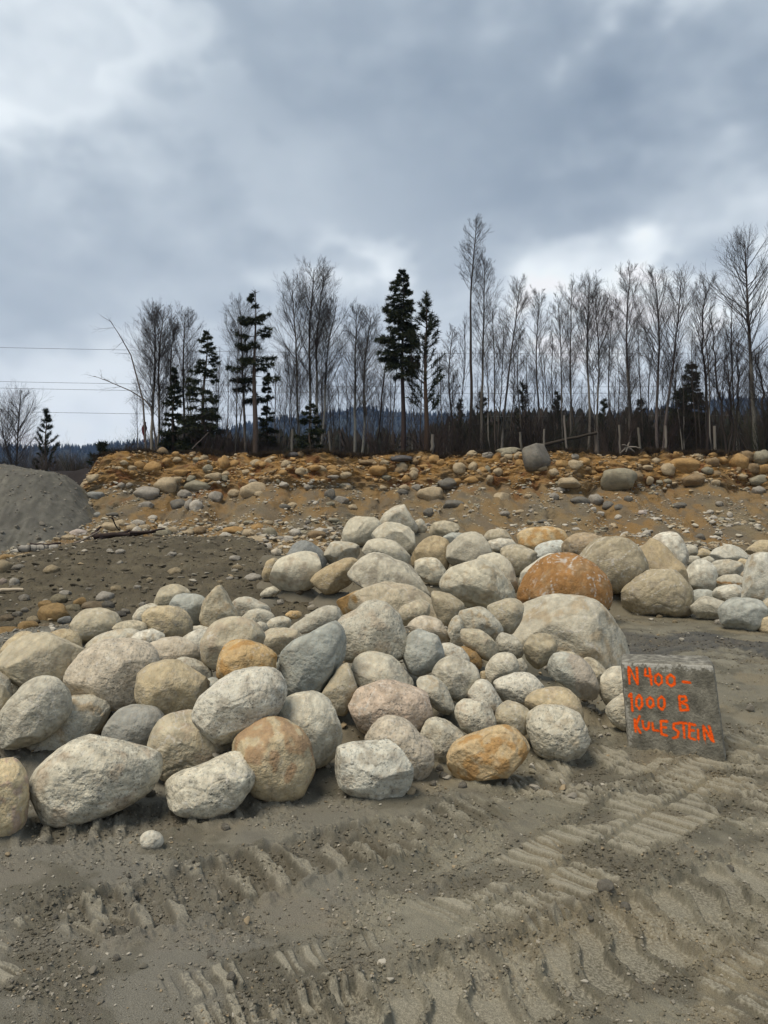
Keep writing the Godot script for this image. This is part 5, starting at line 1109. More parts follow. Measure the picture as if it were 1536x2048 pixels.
func make_bank():
	var xs := PackedFloat32Array()
	var x := -60.0
	while x < 45.0:
		xs.append(x)
		x += 0.075 if x > -18.0 and x < 19.0 else 0.8
	var nt := 190
	var g := Geo.new()
	for xx in xs:
		for k in nt + 1:
			var t := float(k) / nt
			g.v.append(bank_point(xx, t))
			g.c.append(bank_colour(xx, t))
	for a in xs.size() - 1:
		for b in nt:
			var k := a * (nt + 1) + b
			var w := nt + 1
			g.i.append_array(PackedInt32Array([k, k + 1, k + w, k + 1, k + w + 1, k + w]))
	g.smooth()
	var bank := obj("earth_bank", g.mesh(), mats.bank)
	tag(bank, "dug ochre and grey earth bank full of stones, black turf rim", "bank", "", "structure")
	var tones := {"o": Color(0.413, 0.269, 0.119), "b": Color(0.275, 0.206, 0.125), "t": Color(0.450, 0.375, 0.256), "g": Color(0.338, 0.319, 0.281), "v": Color(0.306, 0.288, 0.219), "d": Color(0.181, 0.175, 0.156), "w": Color(0.525, 0.500, 0.438), "l": Color(0.312, 0.325, 0.312), "p": Color(0.525, 0.469, 0.425), "k": Color(0.106, 0.106, 0.112)}
	var shapes := {}
	var variants := []
	for k in 9: variants.append(k)
	var made := 0
	for s in BANK_STONES:
		var px: float = s[0] + s[1] / 2.56
		var py: float = 820.0 + s[2] / 2.56
		var hit := bank_hit(px, py)
		var p: Vector3 = hit[0]
		var d := -p.z
		var hw: float = s[3] / 2.56 / 1577.0 * d
		var hh: float = s[4] / 2.56 / 1577.0 * d
		var o := obj("stone", tinted(shapes, rng.randi() % 9, s[5], tones), mats.cobble, bank)
		var b := Basis.from_euler(Vector3(rng.randf_range(-0.25, 0.25), rng.randf_range(-0.5, 0.5), rng.randf_range(-0.2, 0.2)))
		o.transform = Transform3D(b.scaled(Vector3(hw, hh, (hw + hh) * 0.5) * 1.12), p + Vector3(0, 0.1 * hh, 0.1 * hw))
		made += 1
	# more of the same, smaller: thick in the upper beds and along the toe
	while made < 298:
		var t := rng.randf()
		var xx := rng.randf_range(-15.5, 15.5)
		var band := 0.0
		if t > 0.56 and t < 0.84: band = 0.9
		elif t > 0.42 and t <= 0.56: band = 0.5 * sstep(-0.1, 0.3, soft.get_noise_2d(xx * 0.5, 5.0))
		elif t > 0.12 and t < 0.34: band = 0.65 if xx < 1.0 else 0.3
		elif t < 0.5: band = 0.06
		if rng.randf() > band: continue
		var p := bank_point(xx, t)
		var s := rng.randf_range(0.09, 0.22)
		var tone: String = ["o", "o", "t", "t", "b", "v"][rng.randi() % 6] if t > 0.58 else ["g", "t", "t", "w", "v", "d"][rng.randi() % 6]
		var o := obj("stone", tinted(shapes, rng.randi() % 9, tone, tones), mats.cobble, bank)
		o.transform = Transform3D(random_turn().scaled(Vector3(s * rng.randf_range(0.9, 1.5), s * rng.randf_range(0.65, 1.0), s)), p)
		made += 1
	# the countless small ones
	var xf := []
	var cols := []
	for k in 44000:
		var t := rng.randf() * 0.845
		var xx := rng.randf_range(-17.0, 17.5)
		var clump := sstep(-0.15, 0.5, soft.get_noise_2d(xx * 0.6, t * 9.0) + 0.35 * soft.get_noise_2d(xx * 2.1, t * 25.0))
		if t < 0.34 and xx < 2.0: clump = maxf(clump, 0.6)
		if rng.randf() > (0.07 + 0.93 * clump) * (0.8 if t > 0.56 else 1.0): continue
		var s := 0.014 + 0.085 * pow(rng.randf(), 4.5)
		if t > 0.56: s *= 1.25
		if t < 0.34: s *= 1.35
		if t > 0.34 and t < 0.5 and s > 0.06 and rng.randf() < 0.7: s *= 0.4
		xf.append(Transform3D(random_turn().scaled(Vector3(s * 1.2, s * 0.85, s)), bank_point(xx, t) + Vector3(0, s * 0.2, s * 0.1)))
		var c: Color
		var q := rng.randf()
		if t > 0.6: c = [tones.o, tones.t, tones.b, tones.o][rng.randi() % 4]
		else: c = [tones.g, tones.t, tones.w, tones.t, tones.v, Color(0.46, 0.43, 0.35)][rng.randi() % 6]
		cols.append(c * rng.randf_range(0.8, 1.25))
	scatter("gravel", xf, cols, pebble_mesh(5), mats.pebble, bank, "pebbles and gravel in the earth bank")
	return bank

func tinted(shapes: Dictionary, variant: int, tone: String, tones: Dictionary) -> Mesh:
	var key := "%d%s" % [variant, tone]
	if shapes.has(key): return shapes[key]
	var s := icosphere(2)
	var g := Geo.new()
	g.v = s[0].duplicate()
	g.i = s[1]
	var rg := RandomNumberGenerator.new()
	rg.seed = variant * 13 + 1
	var off := Vector3.ONE * (variant * 5.3 + 2.0)
	var cuts := []
	for k in 7: cuts.append([Vector3(rg.randfn(), rg.randfn(), rg.randfn()).normalized(), rg.randf_range(0.62, 0.95)])
	for k in g.v.size():
		var p := g.v[k]
		var q := p * (1.02 + 0.22 * soft.get_noise_3dv(p * 0.9 + off))
		for c in cuts:
			var over: float = q.dot(c[0]) - c[1]
			if over > 0.0: q -= c[0] * over * (0.9 if variant % 3 == 0 else 0.65)
		g.v[k] = q
		g.c.append(mixc(tones[tone], Color(0.3, 0.24, 0.15), 0.4 * rough.get_noise_3dv(p * 1.5 + off)) * rg.randf_range(0.9, 1.1))
	g.smooth()
	shapes[key] = g.mesh()
	return shapes[key]

func make_mound():
	var g := Geo.new()
	var nx := 330
	var nz := 260
	for a in nx + 1:
		for b in nz + 1:
			var x := -12.0 + 12.5 * a / nx
			var z := -9.0 - 14.0 * b / nz
			var h := mound_height(x, z)
			h += 0.05 * rough.get_noise_2d(x * 3.2, z * 3.2) + 0.03 * rough.get_noise_2d(x * 10.0, z * 10.0)
			if a == 0 or b == 0 or a == nx or b == nz: h = -0.3
			g.v.append(Vector3(x, h, z))
			var n := rough.get_noise_2d(x * 1.1, z * 1.1)
			g.c.append(mixc(Color(0.12, 0.103, 0.072), Color(0.17, 0.146, 0.10), 0.5 + 1.4 * n))
	var w := nz + 1
	for a in nx:
		for b in nz:
			var k := a * w + b
			g.i.append_array(PackedInt32Array([k, k + 1, k + w, k + 1, k + w + 1, k + w]))
	g.smooth()
	var o := obj("dirt_mound", g.mesh(), mats.dirt)
	tag(o, "low flat-topped mound of dark gritty dirt behind the front heap", "mound", "", "structure")
	var xf := []
	var cols := []
	for k in 15000:
		var x := rng.randf_range(-11.0, -0.8)
		var z := rng.randf_range(-21.0, -10.6)
		var h := mound_height(x, z)
		if h < -0.02: continue
		var s := 0.007 + 0.05 * pow(rng.randf(), 9.0)
		xf.append(Transform3D(random_turn().scaled(Vector3(s * 1.3, s * 0.8, s)), Vector3(x, h + s * 0.3, z)))
		cols.append(stone_tone() if rng.randf() < 0.14 else Color(0.125, 0.112, 0.084) * rng.randf_range(0.6, 1.4))
	scatter("gravel", xf, cols, pebble_mesh(9), mats.pebble, o, "pebbles strewn over the dirt mound")
	return o

func place_cobbles(mound: Node):
	# loose stones on the mound and in the yellowish drift at the left, by direction and size
	var list := [[8, 1140, 15, 14, "t"], [30, 1168, 9, 9, "w"], [6, 1168, 7, 9, "p"], [36, 1137, 11, 6, "g"], [131, 1156, 12, 10, "w"], [130, 1187, 10, 6, "w"], [232, 1179, 10, 7, "t"], [212, 1197, 16, 10, "w"], [350, 1147, 12, 8, "t"], [390, 1148, 13, 9, "b"], [470, 1118, 10, 6, "w"], [475, 1137, 9, 6, "t"], [508, 1158, 16, 8, "w"], [345, 1110, 8, 5, "w"], [105, 1143, 14, 9, "t"], [48, 1200, 9, 8, "g"], [120, 1200, 16, 9, "v"], [160, 1208, 12, 9, "o"], [145, 1220, 14, 9, "v"], [90, 1212, 14, 8, "o"], [105, 1235, 27, 19, "o"], [130, 1243, 12, 8, "l"], [60, 1258, 19, 12, "o"], [12, 1270, 24, 13, "o"], [88, 1262, 18, 10, "b"], [12, 1240, 13, 8, "b"], [65, 1245, 12, 9, "t"], [190, 1215, 22, 10, "b"], [215, 1215, 13, 9, "d"], [240, 1230, 11, 7, "d"], [285, 1210, 6, 5, "w"], [17, 1112, 15, 7, "o"], [250, 1225, 8, 6, "g"], [35, 1230, 8, 6, "g"], [50, 1222, 7, 5, "g"], [178, 1180, 6, 4, "g"], [275, 1175, 7, 4, "w"], [240, 1105, 8, 5, "w"], [220, 1103, 6, 4, "w"], [300, 1160, 6, 4, "t"], [460, 1160, 7, 5, "w"], [440, 1165, 6, 4, "t"], [600, 1185, 7, 5, "b"], [560, 1205, 8, 6, "w"], [1465, 1240, 9, 7, "w"], [1440, 1248, 10, 8, "w"], [1425, 1232, 8, 5, "g"], [1290, 1200, 7, 4, "w"], [1320, 1235, 6, 4, "t"], [1350, 1245, 5, 4, "t"]]
	var tones := {"o": Color(0.36, 0.25, 0.12), "b": Color(0.22, 0.18, 0.125), "t": Color(0.38, 0.32, 0.215), "g": Color(0.28, 0.265, 0.23), "v": Color(0.26, 0.235, 0.165), "d": Color(0.15, 0.145, 0.13), "w": Color(0.44, 0.42, 0.37), "l": Color(0.30, 0.31, 0.30), "p": Color(0.42, 0.36, 0.31)}
	var shapes := {}
	for q in list:
		var best := 1e9
		var at := Vector3.ZERO
		for k in 300:
			var f := 8.5 + 0.04 * k
			var x: float = (q[0] - 768.0) / 1577.0 * f
			var h := maxf(mound_height(x, -f), ground_height(x, -f))
			var e := absf(1020.0 - (h - 1.65) / f * 1577.0 - q[1])
			if e < best - 0.5:
				best = e
				at = Vector3(x, h, -f)
		var s := -at.z / 1577.0
		var o := obj("cobble", tinted(shapes, rng.randi() % 9, q[4], tones), mats.cobble, mound)
		o.transform = Transform3D(Basis.from_euler(Vector3(0, rng.randf_range(-0.6, 0.6), rng.randf_range(-0.2, 0.2))).scaled(Vector3(q[2] * s, q[3] * s, (q[2] + q[3]) * 0.5 * s) * 1.15), at + Vector3(0, q[3] * s * 0.3, 0))

func make_sand_heap():
	var g := Geo.new()
	var n := 150
	for a in n + 1:
		for b in n + 1:
			var x := -21.0 + 13.0 * a / n
			var z := -38.0 + 13.0 * b / n
			# a long dumped ridge with a rounded crest and two faint humps
			var along := maxf(0.0, x + 13.9)
			var d := sqrt(along * along + pow((z + 31.0) * 0.8, 2.0))
			var h := 4.6 * (1.0 - sqrt(pow(d / 4.1, 2.0) + 0.012)) + 0.10 * sin((x + 12.6) * 1.7) * sstep(2.5, 0.5, d) + 0.12 * soft.get_noise_2d(x * 0.3, z * 0.3)
			var cap := 3.34 + 0.10 * sin((x + 12.2) * 1.5) + 0.10 * soft.get_noise_2d(x * 0.35, 8.0)
			h = -log(exp(-5.0 * h) + exp(-5.0 * cap)) / 5.0
			h += 0.10 * rough.get_noise_2d(x * 0.8, z * 0.8) + 0.07 * rough.get_noise_2d(x * 2.4, z * 0.9) + 0.03 * rough.get_noise_2d(x * 5.0, z * 5.0)
			if h < 0.06: h = -0.2
			g.v.append(Vector3(x, h, z))
			var t := rough.get_noise_2d(x * 0.7, z * 0.9)
			var c := mixc(Color(0.175, 0.168, 0.145), Color(0.205, 0.196, 0.165), 0.5 + 1.5 * t)
			c = c * (1.0 + 0.5 * rough.get_noise_2d(x * 6.0, z * 6.0 + h * 5.0))
			c = mixc(c, Color(0.25, 0.21, 0.13), sstep(0.25, 0.5, rough.get_noise_2d(x * 0.5 + 30.0, z * 0.5 + h * 0.7)) * 0.6)
			g.c.append(c)
	var w := n + 1
	for a in n:
		for b in n:
			var k := a * w + b
			g.i.append_array(PackedInt32Array([k, k + w, k + 1, k + 1, k + w, k + w + 1]))
	g.smooth()
	var o := obj("sand_heap", g.mesh(), mats.dirt)
	tag(o, "smooth grey heap of sand at the left end of the earth bank", "sand heap")
	var xf := []
	var cols := []
	for k in 9000:
		var at := g.v[rng.randi() % g.v.size()] + Vector3(rng.randf_range(-0.04, 0.04), 0, rng.randf_range(-0.04, 0.04))
		if at.y < 0.1: continue
		var s := 0.012 + (0.05 if at.y > 1.2 else 0.12) * pow(rng.randf(), 6.0)
		xf.append(Transform3D(random_turn().scaled(Vector3.ONE * s), at))
		cols.append(mixc(stone_tone(), Color(0.19, 0.18, 0.155), 0.6))
	scatter("gravel", xf, cols, pebble_mesh(3), mats.pebble, o, "small stones in the sand heap")

# ------------------------------------------------------------------ vegetation
func limb(g: Geo, p0: Vector3, dir: Vector3, length: float, r0: float, depth: int, rg: RandomNumberGenerator, up: float, kids: Array, col: Color):
	var segs := 4 if depth < 2 else 2
	var pts := PackedVector3Array([p0])
	var radii := PackedFloat32Array([r0])
	var d := dir
	var p := p0
	for k in segs:
		d = (d + Vector3(rg.randf_range(-0.16, 0.16), up + rg.randf_range(-0.1, 0.1), rg.randf_range(-0.16, 0.16))).normalized()
		p += d * length / segs
		pts.append(p)
		radii.append(maxf(0.0028, lerpf(r0, r0 * 0.25, float(k + 1) / segs)))
	g.tube(pts, radii, 4 if depth == 0 else 3, col)
	if depth >= kids.size(): return
	var n: int = kids[depth]
	for k in n:
		var t := lerpf(0.22, 0.98, (k + rg.randf()) / n)
		var q := t * segs
		var s := mini(int(q), segs - 1)
		var at := pts[s].lerp(pts[s + 1], q - s)
		var along := (pts[s + 1] - pts[s]).normalized()
		var side := along.cross(Vector3(rg.randfn(), rg.randfn(), rg.randfn())).normalized()
		var nd := (along * rg.randf_range(0.75, 1.2) + side * rg.randf_range(0.45, 0.8)).normalized()
		limb(g, at, nd, length * rg.randf_range(0.3, 0.55) * (1.2 - 0.5 * t), radii[s] * 0.45, depth + 1, rg, up, kids, col)

# a bare tree; stems: list of [foot x offset, top x offset, height share, radius share]
func bare_tree(called: String, at: Vector3, label: String, group: String, o: Dictionary) -> Node3D:
	var rg := RandomNumberGenerator.new()
	rg.seed = o.seed
	var root := thing(called, at, label, "tree", group)
	var h: float = o.h
	var bark: Color = o.get("bark", Color(0.30, 0.27, 0.23)) * 0.5
	var twig: Color = o.get("twig", Color(0.05, 0.04, 0.036))
	var tg := Geo.new()
	var cg := Geo.new()
	for st in o.get("stems", [[0.0, 0.0, 1.0, 1.0]]):
		var sh: float = h * st[2]
		var r0: float = o.r * st[3] * 0.6
		var segs := 14
		var pts := PackedVector3Array()
		var radii := PackedFloat32Array()
		var wx := rg.randf_range(-0.12, 0.12)
		var zt := rg.randf_range(-0.5, 0.5)
		for k in segs + 1:
			var t := float(k) / segs
			pts.append(Vector3(lerpf(st[0], st[1], pow(t, o.get("curve", 1.0))) + wx * sin(t * 7.0) + rg.randf_range(-0.02, 0.02) * o.get("twist", 1.0), t * sh - 0.15, zt * t))
			radii.append(r0 * pow(1.0 - t, 0.75) + 0.012)
		# lower stem pale with dark bands, upper stem coloured as a backlit silhouette
		var low := int(segs * 0.5)
		tg.tube(pts.slice(0, low + 1), radii.slice(0, low + 1), 7, bark, 0.22, rg)
		tg.tube(pts.slice(low), radii.slice(low), 6, mixc(bark, twig, 0.8))
		var n: int = int(o.get("limbs", 30) * st[2] * 1.9)
		var start: float = o.get("start", 0.35)
		for k in n:
			var t := lerpf(start, 0.985, (k + rg.randf()) / n)
			var q := t * segs
			var s := mini(int(q), segs - 1)
			var p := pts[s].lerp(pts[s + 1], q - s)
			var u := (t - start) / (1.0 - start)
			var env: float = o.w * 1.18 * (0.30 + 0.85 * sin(PI * pow(clampf(u * 0.92 + 0.08, 0.0, 1.0), 0.8))) * 0.72 + 0.15
			var a := rg.randf() * TAU
			var rise: float = o.get("rise", 1.15) * rg.randf_range(0.75, 1.3)
			var d := Vector3(cos(a), rise, sin(a)).normalized()
			var ln := env * sqrt(1.0 + rise * rise) * rg.randf_range(0.7, 1.1)
			ln = minf(ln, (1.0 - t) * sh * 1.15 + 0.5)
			limb(cg, p, d, ln, minf(0.022, 0.005 + 0.005 * ln) * o.get("thick", 1.0), 0, rg, o.get("up", 0.10), o.get("kids", [10, 7]), twig)
	var tr := obj("trunk", tg.mesh(), mats.bark, root)
	obj("crown", cg.mesh(), mats.bark, root)
	return root

func needle_spray(g: Geo, p: Vector3, d: Vector3, length: float, width: float, n: int, rg: RandomNumberGenerator, col: Color):
	for k in n:
		var side := d.cross(Vector3(rg.randfn(), rg.randfn(), rg.randfn())).normalized()
		var e := (d * rg.randf_range(0.2, 1.0) + side * rg.randf_range(0.3, 1.0)).normalized()
		var b := p + d * length * rg.randf_range(-0.4, 0.6)
		var tip := b + e * length * rg.randf_range(0.6, 1.2)
		var w := e.cross(Vector3(rg.randfn(), rg.randfn(), rg.randfn())).normalized() * width
		var nn := e.cross(w).normalized()
		if nn.y < 0.0: nn = -nn
		g.tri(b - w, tip, b + w, nn, mixc2(col, rg))

func mixc2(col: Color, rg: RandomNumberGenerator) -> Color:
	return col.lerp(Color(0.05, 0.045, 0.022), rg.randf() * rg.randf()) * rg.randf_range(0.7, 1.35)

func conifer(called: String, at: Vector3, label: String, group: String, o: Dictionary) -> Node3D:
	var rg := RandomNumberGenerator.new()
	rg.seed = o.seed
	var root := thing(called, at, label, "tree", group)
	var h: float = o.h
	var tg := Geo.new()
	var cg := Geo.new()
	var pts := PackedVector3Array()
	var radii := PackedFloat32Array()
	var lean: float = o.get("lean", 0.0)
	for k in 13:
		var t := k / 12.0
		pts.append(Vector3(lean * t + 0.04 * sin(t * 9.0), t * h - 0.15, 0.05 * sin(t * 5.0)))
		radii.append(o.r * (1.0 - t) + 0.012)
	tg.tube(pts, radii, 7, o.get("bark", Color(0.10, 0.075, 0.06)))
	var green := Color(0.028, 0.038, 0.022)
	var pine: bool = o.get("pine", false)
	var start: float = o.start
	var y := start
	while y < 0.985:
		var u := (y - start) / (1.0 - start)
		var n := rg.randi_range(4, 7) if not pine else rg.randi_range(2, 4)
		var gap: float = o.get("gap", 0.0)
		for k in n:
			if rg.randf() < gap: continue
			var a := rg.randf() * TAU
			var bias: float = o.get("bias", 0.0)
			var reach: float = o.w * (pow(1.0 - u, 0.75) * (1.0 if not pine else 1.15 * sin(PI * clampf(u * 0.8 + 0.2, 0, 1))) + 0.06) * rg.randf_range(0.6, 1.15) * (1.0 + bias * cos(a))
			var yy: float = minf(0.99, y + rg.randf_range(-0.14, 0.14) / h)
			var base := Vector3(lean * yy, yy * h - 0.15, 0)
			var d := Vector3(cos(a), (0.5 if pine else lerpf(-0.25, 0.45, u)), sin(a)).normalized()
			var steps := maxi(2, int(reach / 0.24))
			var bp := PackedVector3Array([base])
			var br := PackedFloat32Array([0.02 + 0.008 * reach])
			var p := base
			for q in steps:
				d = (d + Vector3(rg.randf_range(-0.12, 0.12), (0.10 if pine else (-0.05 if q < steps / 2 else 0.10)), rg.randf_range(-0.12, 0.12))).normalized()
				p += d * reach / steps
				bp.append(p)
				br.append(lerpf(0.018, 0.006, float(q + 1) / steps))
				var share := float(q + 1) / steps
				if pine:
					if share > 0.45: needle_spray(cg, p, d, 0.26, 0.018, int(34 * o.get("dense", 1.0)), rg, green)
				elif share > o.get("bare", 0.12):
					var dn := int(20 * o.get("dense", 1.0))
					var fit := minf(1.0, 0.35 + reach * 0.8)
					needle_spray(cg, p, (d + Vector3(0, -0.15, 0)).normalized(), 0.25 * fit, 0.019, dn, rg, green)
					for side in [-1.0, 1.0]:   # side twigs that hang a little
						var sd: Vector3 = (d.cross(Vector3.UP).normalized() * side + d * 0.7 + Vector3(0, -0.35, 0)).normalized()
						var far: float = (0.16 + 0.42 * (1.0 - share)) * minf(1.0, reach)
						needle_spray(cg, p + sd * far * 0.5, sd, 0.25 * fit, 0.019, dn, rg, green)
						needle_spray(cg, p + sd * far, sd, 0.22 * fit, 0.018, dn, rg, green)
			cg.tube(bp, br, 3, Color(0.05, 0.04, 0.035))
		y += (0.20 if not pine else 0.27) / h * rg.randf_range(0.7, 1.3) * o.get("step", 1.0)
	needle_spray(cg, Vector3(lean, h - 0.35, 0), Vector3.UP, 0.3, 0.02, 14, rg, green)
	obj("trunk", tg.mesh(), mats.bark, root)
	obj("crown", cg.mesh(), mats.needles, root)
	return root

func plateau(px: float, d: float) -> Vector3:
	return Vector3((px - 768.0) / 1577.0 * d, 4.0, -d)

func tall(py: float, d: float) -> float:
	return 1.65 + (1020.0 - py) / 1577.0 * d - 4.0

func make_trees():
	var birches := "bare birches on the bank"
	var spruces := "conifers on the bank"
	var B := [
		# called, x at foot, top y, distance, options, label
		["birch_tree", 304, 604, 39.0, {"r": 0.12, "w": 1.15, "start": 0.28, "limbs": 34, "seed": 1, "stems": [[0.0, 0.1, 1.0, 1.0], [0.2, 0.55, 0.96, 0.8]], "bark": Color(0.46, 0.41, 0.34)}, "bushy twin-stemmed birch with pale trunks, leftmost large tree"],
		["birch_tree", 366, 614, 40.0, {"r": 0.11, "w": 0.95, "start": 0.36, "limbs": 30, "seed": 2, "stems": [[0.0, 0.1, 1.0, 1.0]], "bark": Color(0.33, 0.27, 0.22)}, "brown-stemmed birch right of the leftmost twin birch"],
		["birch_tree", 492, 600, 41.0, {"r": 0.12, "w": 1.1, "start": 0.40, "limbs": 30, "seed": 3, "stems": [[0.0, -0.25, 1.0, 1.0]], "bark": Color(0.30, 0.26, 0.22)}, "birch with crown leaning left against the sparse tall spruce"],
		["birch_tree", 622, 517, 40.0, {"r": 0.13, "w": 1.35, "start": 0.30, "limbs": 30, "seed": 4, "stems": [[-0.2, 0.1, 1.0, 1.0], [0.05, 0.55, 0.96, 1.0], [-0.5, -0.95, 0.9, 0.8], [0.3, 1.2, 0.82, 0.7]], "bark": Color(0.44, 0.42, 0.37)}, "broad multi-stemmed birch with the fullest rounded crown"],
		["birch_tree", 713, 610, 40.5, {"r": 0.12, "w": 1.05, "start": 0.30, "limbs": 30, "seed": 5, "stems": [[-0.12, 0.0, 1.0, 1.0], [0.18, 0.7, 0.96, 0.9]], "bark": Color(0.46, 0.44, 0.39)}, "forked pale birch in the gap left of the tall spruce"],
		["aspen_tree", 935, 430, 42.0, {"r": 0.15, "w": 0.75, "start": 0.70, "limbs": 26, "seed": 6, "rise": 0.8, "thick": 1.5, "kids": [8, 6], "stems": [[0.0, 0.35, 1.0, 1.0]], "bark": Color(0.14, 0.115, 0.10)}, "tallest slender tree with long bare trunk and small top crown"],
		["birch_tree", 962, 507, 41.0, {"r": 0.12, "w": 0.85, "start": 0.42, "limbs": 32, "seed": 7, "stems": [[0.0, 0.15, 1.0, 1.0]], "bark": Color(0.30, 0.27, 0.23)}, "birch with narrow crown just right of the tallest tree"],
		["birch_tree", 1003, 553, 40.0, {"r": 0.10, "w": 0.8, "start": 0.48, "limbs": 26, "seed": 8, "curve": 1.5, "stems": [[0.0, 0.95, 1.0, 1.0]], "bark": Color(0.42, 0.39, 0.34)}, "birch leaning right with banded pale foot"],
		["birch_tree", 1074, 568, 43.0, {"r": 0.09, "w": 0.8, "start": 0.45, "limbs": 26, "seed": 9, "stems": [[0.0, 0.15, 1.0, 1.0]], "bark": Color(0.34, 0.31, 0.27)}, "slim upright birch with feathery top, third right of the tallest tree"],
		["birch_tree", 1128, 560, 43.0, {"r": 0.08, "w": 0.75, "start": 0.45, "limbs": 26, "seed": 10, "stems": [[0.3, 0.3, 1.0, 1.0], [0.0, -0.35, 0.92, 0.8]]}, "pair of thin birch stems above the leaning log"],
		["birch_tree", 1176, 550, 41.0, {"r": 0.11, "w": 1.0, "start": 0.45, "limbs": 28, "seed": 11, "rise": 1.5, "stems": [[0.0, 0.05, 1.0, 1.0], [0.6, 0.35, 0.9, 0.8]]}, "birch with open vase-shaped top right of the leaning log"],
		["birch_tree", 1256, 526, 40.0, {"r": 0.13, "w": 0.9, "start": 0.32, "limbs": 38, "seed": 12, "rise": 1.4, "stems": [[0.0, 0.05, 1.0, 1.0]], "bark": Color(0.25, 0.22, 0.19)}, "straight birch with symmetrical spindle-shaped crown behind fence stakes"],
		["aspen_tree", 1318, 535, 39.5, {"r": 0.13, "w": 0.95, "start": 0.36, "limbs": 26, "seed": 13, "rise": 1.7, "thick": 1.3, "stems": [[0.0, -0.1, 1.0, 1.0], [0.12, 1.0, 0.95, 0.9]], "bark": Color(0.25, 0.21, 0.19)}, "forked tree with upswept coarse branches right of the spindle birch"],
		["aspen_tree", 1412, 552, 40.0, {"r": 0.12, "w": 0.9, "start": 0.40, "limbs": 24, "seed": 14, "rise": 1.5, "thick": 1.5, "twist": 3.0, "stems": [[0.0, -0.15, 1.0, 1.0]], "bark": Color(0.12, 0.10, 0.09)}, "dark tree with upswept branches behind the small spruce"],
		["alder_tree", 1455, 612, 39.0, {"r": 0.10, "w": 0.9, "start": 0.30, "limbs": 18, "seed": 15, "thick": 1.7, "twist": 5.0, "kids": [6, 4], "stems": [[0.0, -0.7, 1.0, 1.0], [0.1, 0.2, 0.95, 0.9], [0.3, 0.6, 0.85, 0.8]], "bark": Color(0.09, 0.078, 0.07)}, "crooked dark many-stemmed tree left of the large right-edge birch"],
		["birch_tree", 1512, 462, 38.0, {"r": 0.17, "w": 1.9, "start": 0.42, "limbs": 32, "seed": 16, "rise": 0.85, "thick": 1.6, "kids": [8, 6], "stems": [[0.0, -0.45, 1.0, 1.0]], "bark": Color(0.36, 0.33, 0.29)}, "large spreading birch at the right edge"],
		["alder_tree", 1540, 690, 37.5, {"r": 0.14, "w": 0.9, "start": 0.25, "limbs": 16, "seed": 17, "thick": 1.7, "twist": 5.0, "stems": [[0.0, -0.5, 1.0, 1.0], [-0.4, 0.2, 0.9, 0.9]], "bark": Color(0.045, 0.04, 0.038)}, "dark thick trunks in front of the right-edge birch"],
		["birch_tree", 30, 782, 62.0, {"r": 0.12, "w": 2.2, "start": 0.12, "limbs": 26, "seed": 18, "rise": 1.0, "thick": 1.2, "stems": [[0.0, 0.5, 1.0, 1.0], [0.0, -1.2, 0.8, 0.8]], "bark": Color(0.10, 0.09, 0.085)}, "low spreading bare tree above the sand heap at left edge"],
		["birch_sapling", 900, 640, 41.5, {"r": 0.09, "w": 0.5, "start": 0.30, "limbs": 26, "seed": 19, "stems": [[0.0, 0.1, 1.0, 1.0]], "bark": Color(0.12, 0.10, 0.09)}, "thin dark tree just right of the bushy pine"],
		["birch_tree", 1210, 600, 44.0, {"r": 0.07, "w": 0.7, "start": 0.5, "limbs": 20, "seed": 20, "curve": 0.8, "stems": [[0.0, 0.5, 1.0, 1.0]], "bark": Color(0.14, 0.12, 0.11)}, "thin dark birch left of the straight spindle birch"],
		["birch_tree", 345, 640, 44.0, {"r": 0.08, "w": 0.8, "start": 0.4, "limbs": 24, "seed": 21, "bark": Color(0.25, 0.22, 0.2)}, "slender birch between the two left birches, farther back"],
		["birch_tree", 770, 655, 43.0, {"r": 0.08, "w": 0.6, "start": 0.4, "limbs": 20, "seed": 22, "curve": 0.7, "stems": [[-0.9, 0.3, 1.0, 1.0]], "bark": Color(0.10, 0.085, 0.08)}, "thin dark stem slanting up beside the tall spruce"],
		["birch_tree", 1040, 640, 46.0, {"r": 0.06, "w": 0.6, "start": 0.4, "limbs": 20, "seed": 23}, "slight birch between the right-leaning birch and the feathery one"],
	]
	for b in B:
		var o: Dictionary = b[4]
		o.h = tall(b[2], b[3]) - 0.25
		bare_tree(b[0], plateau(b[1], b[3]), b[5], birches, o)
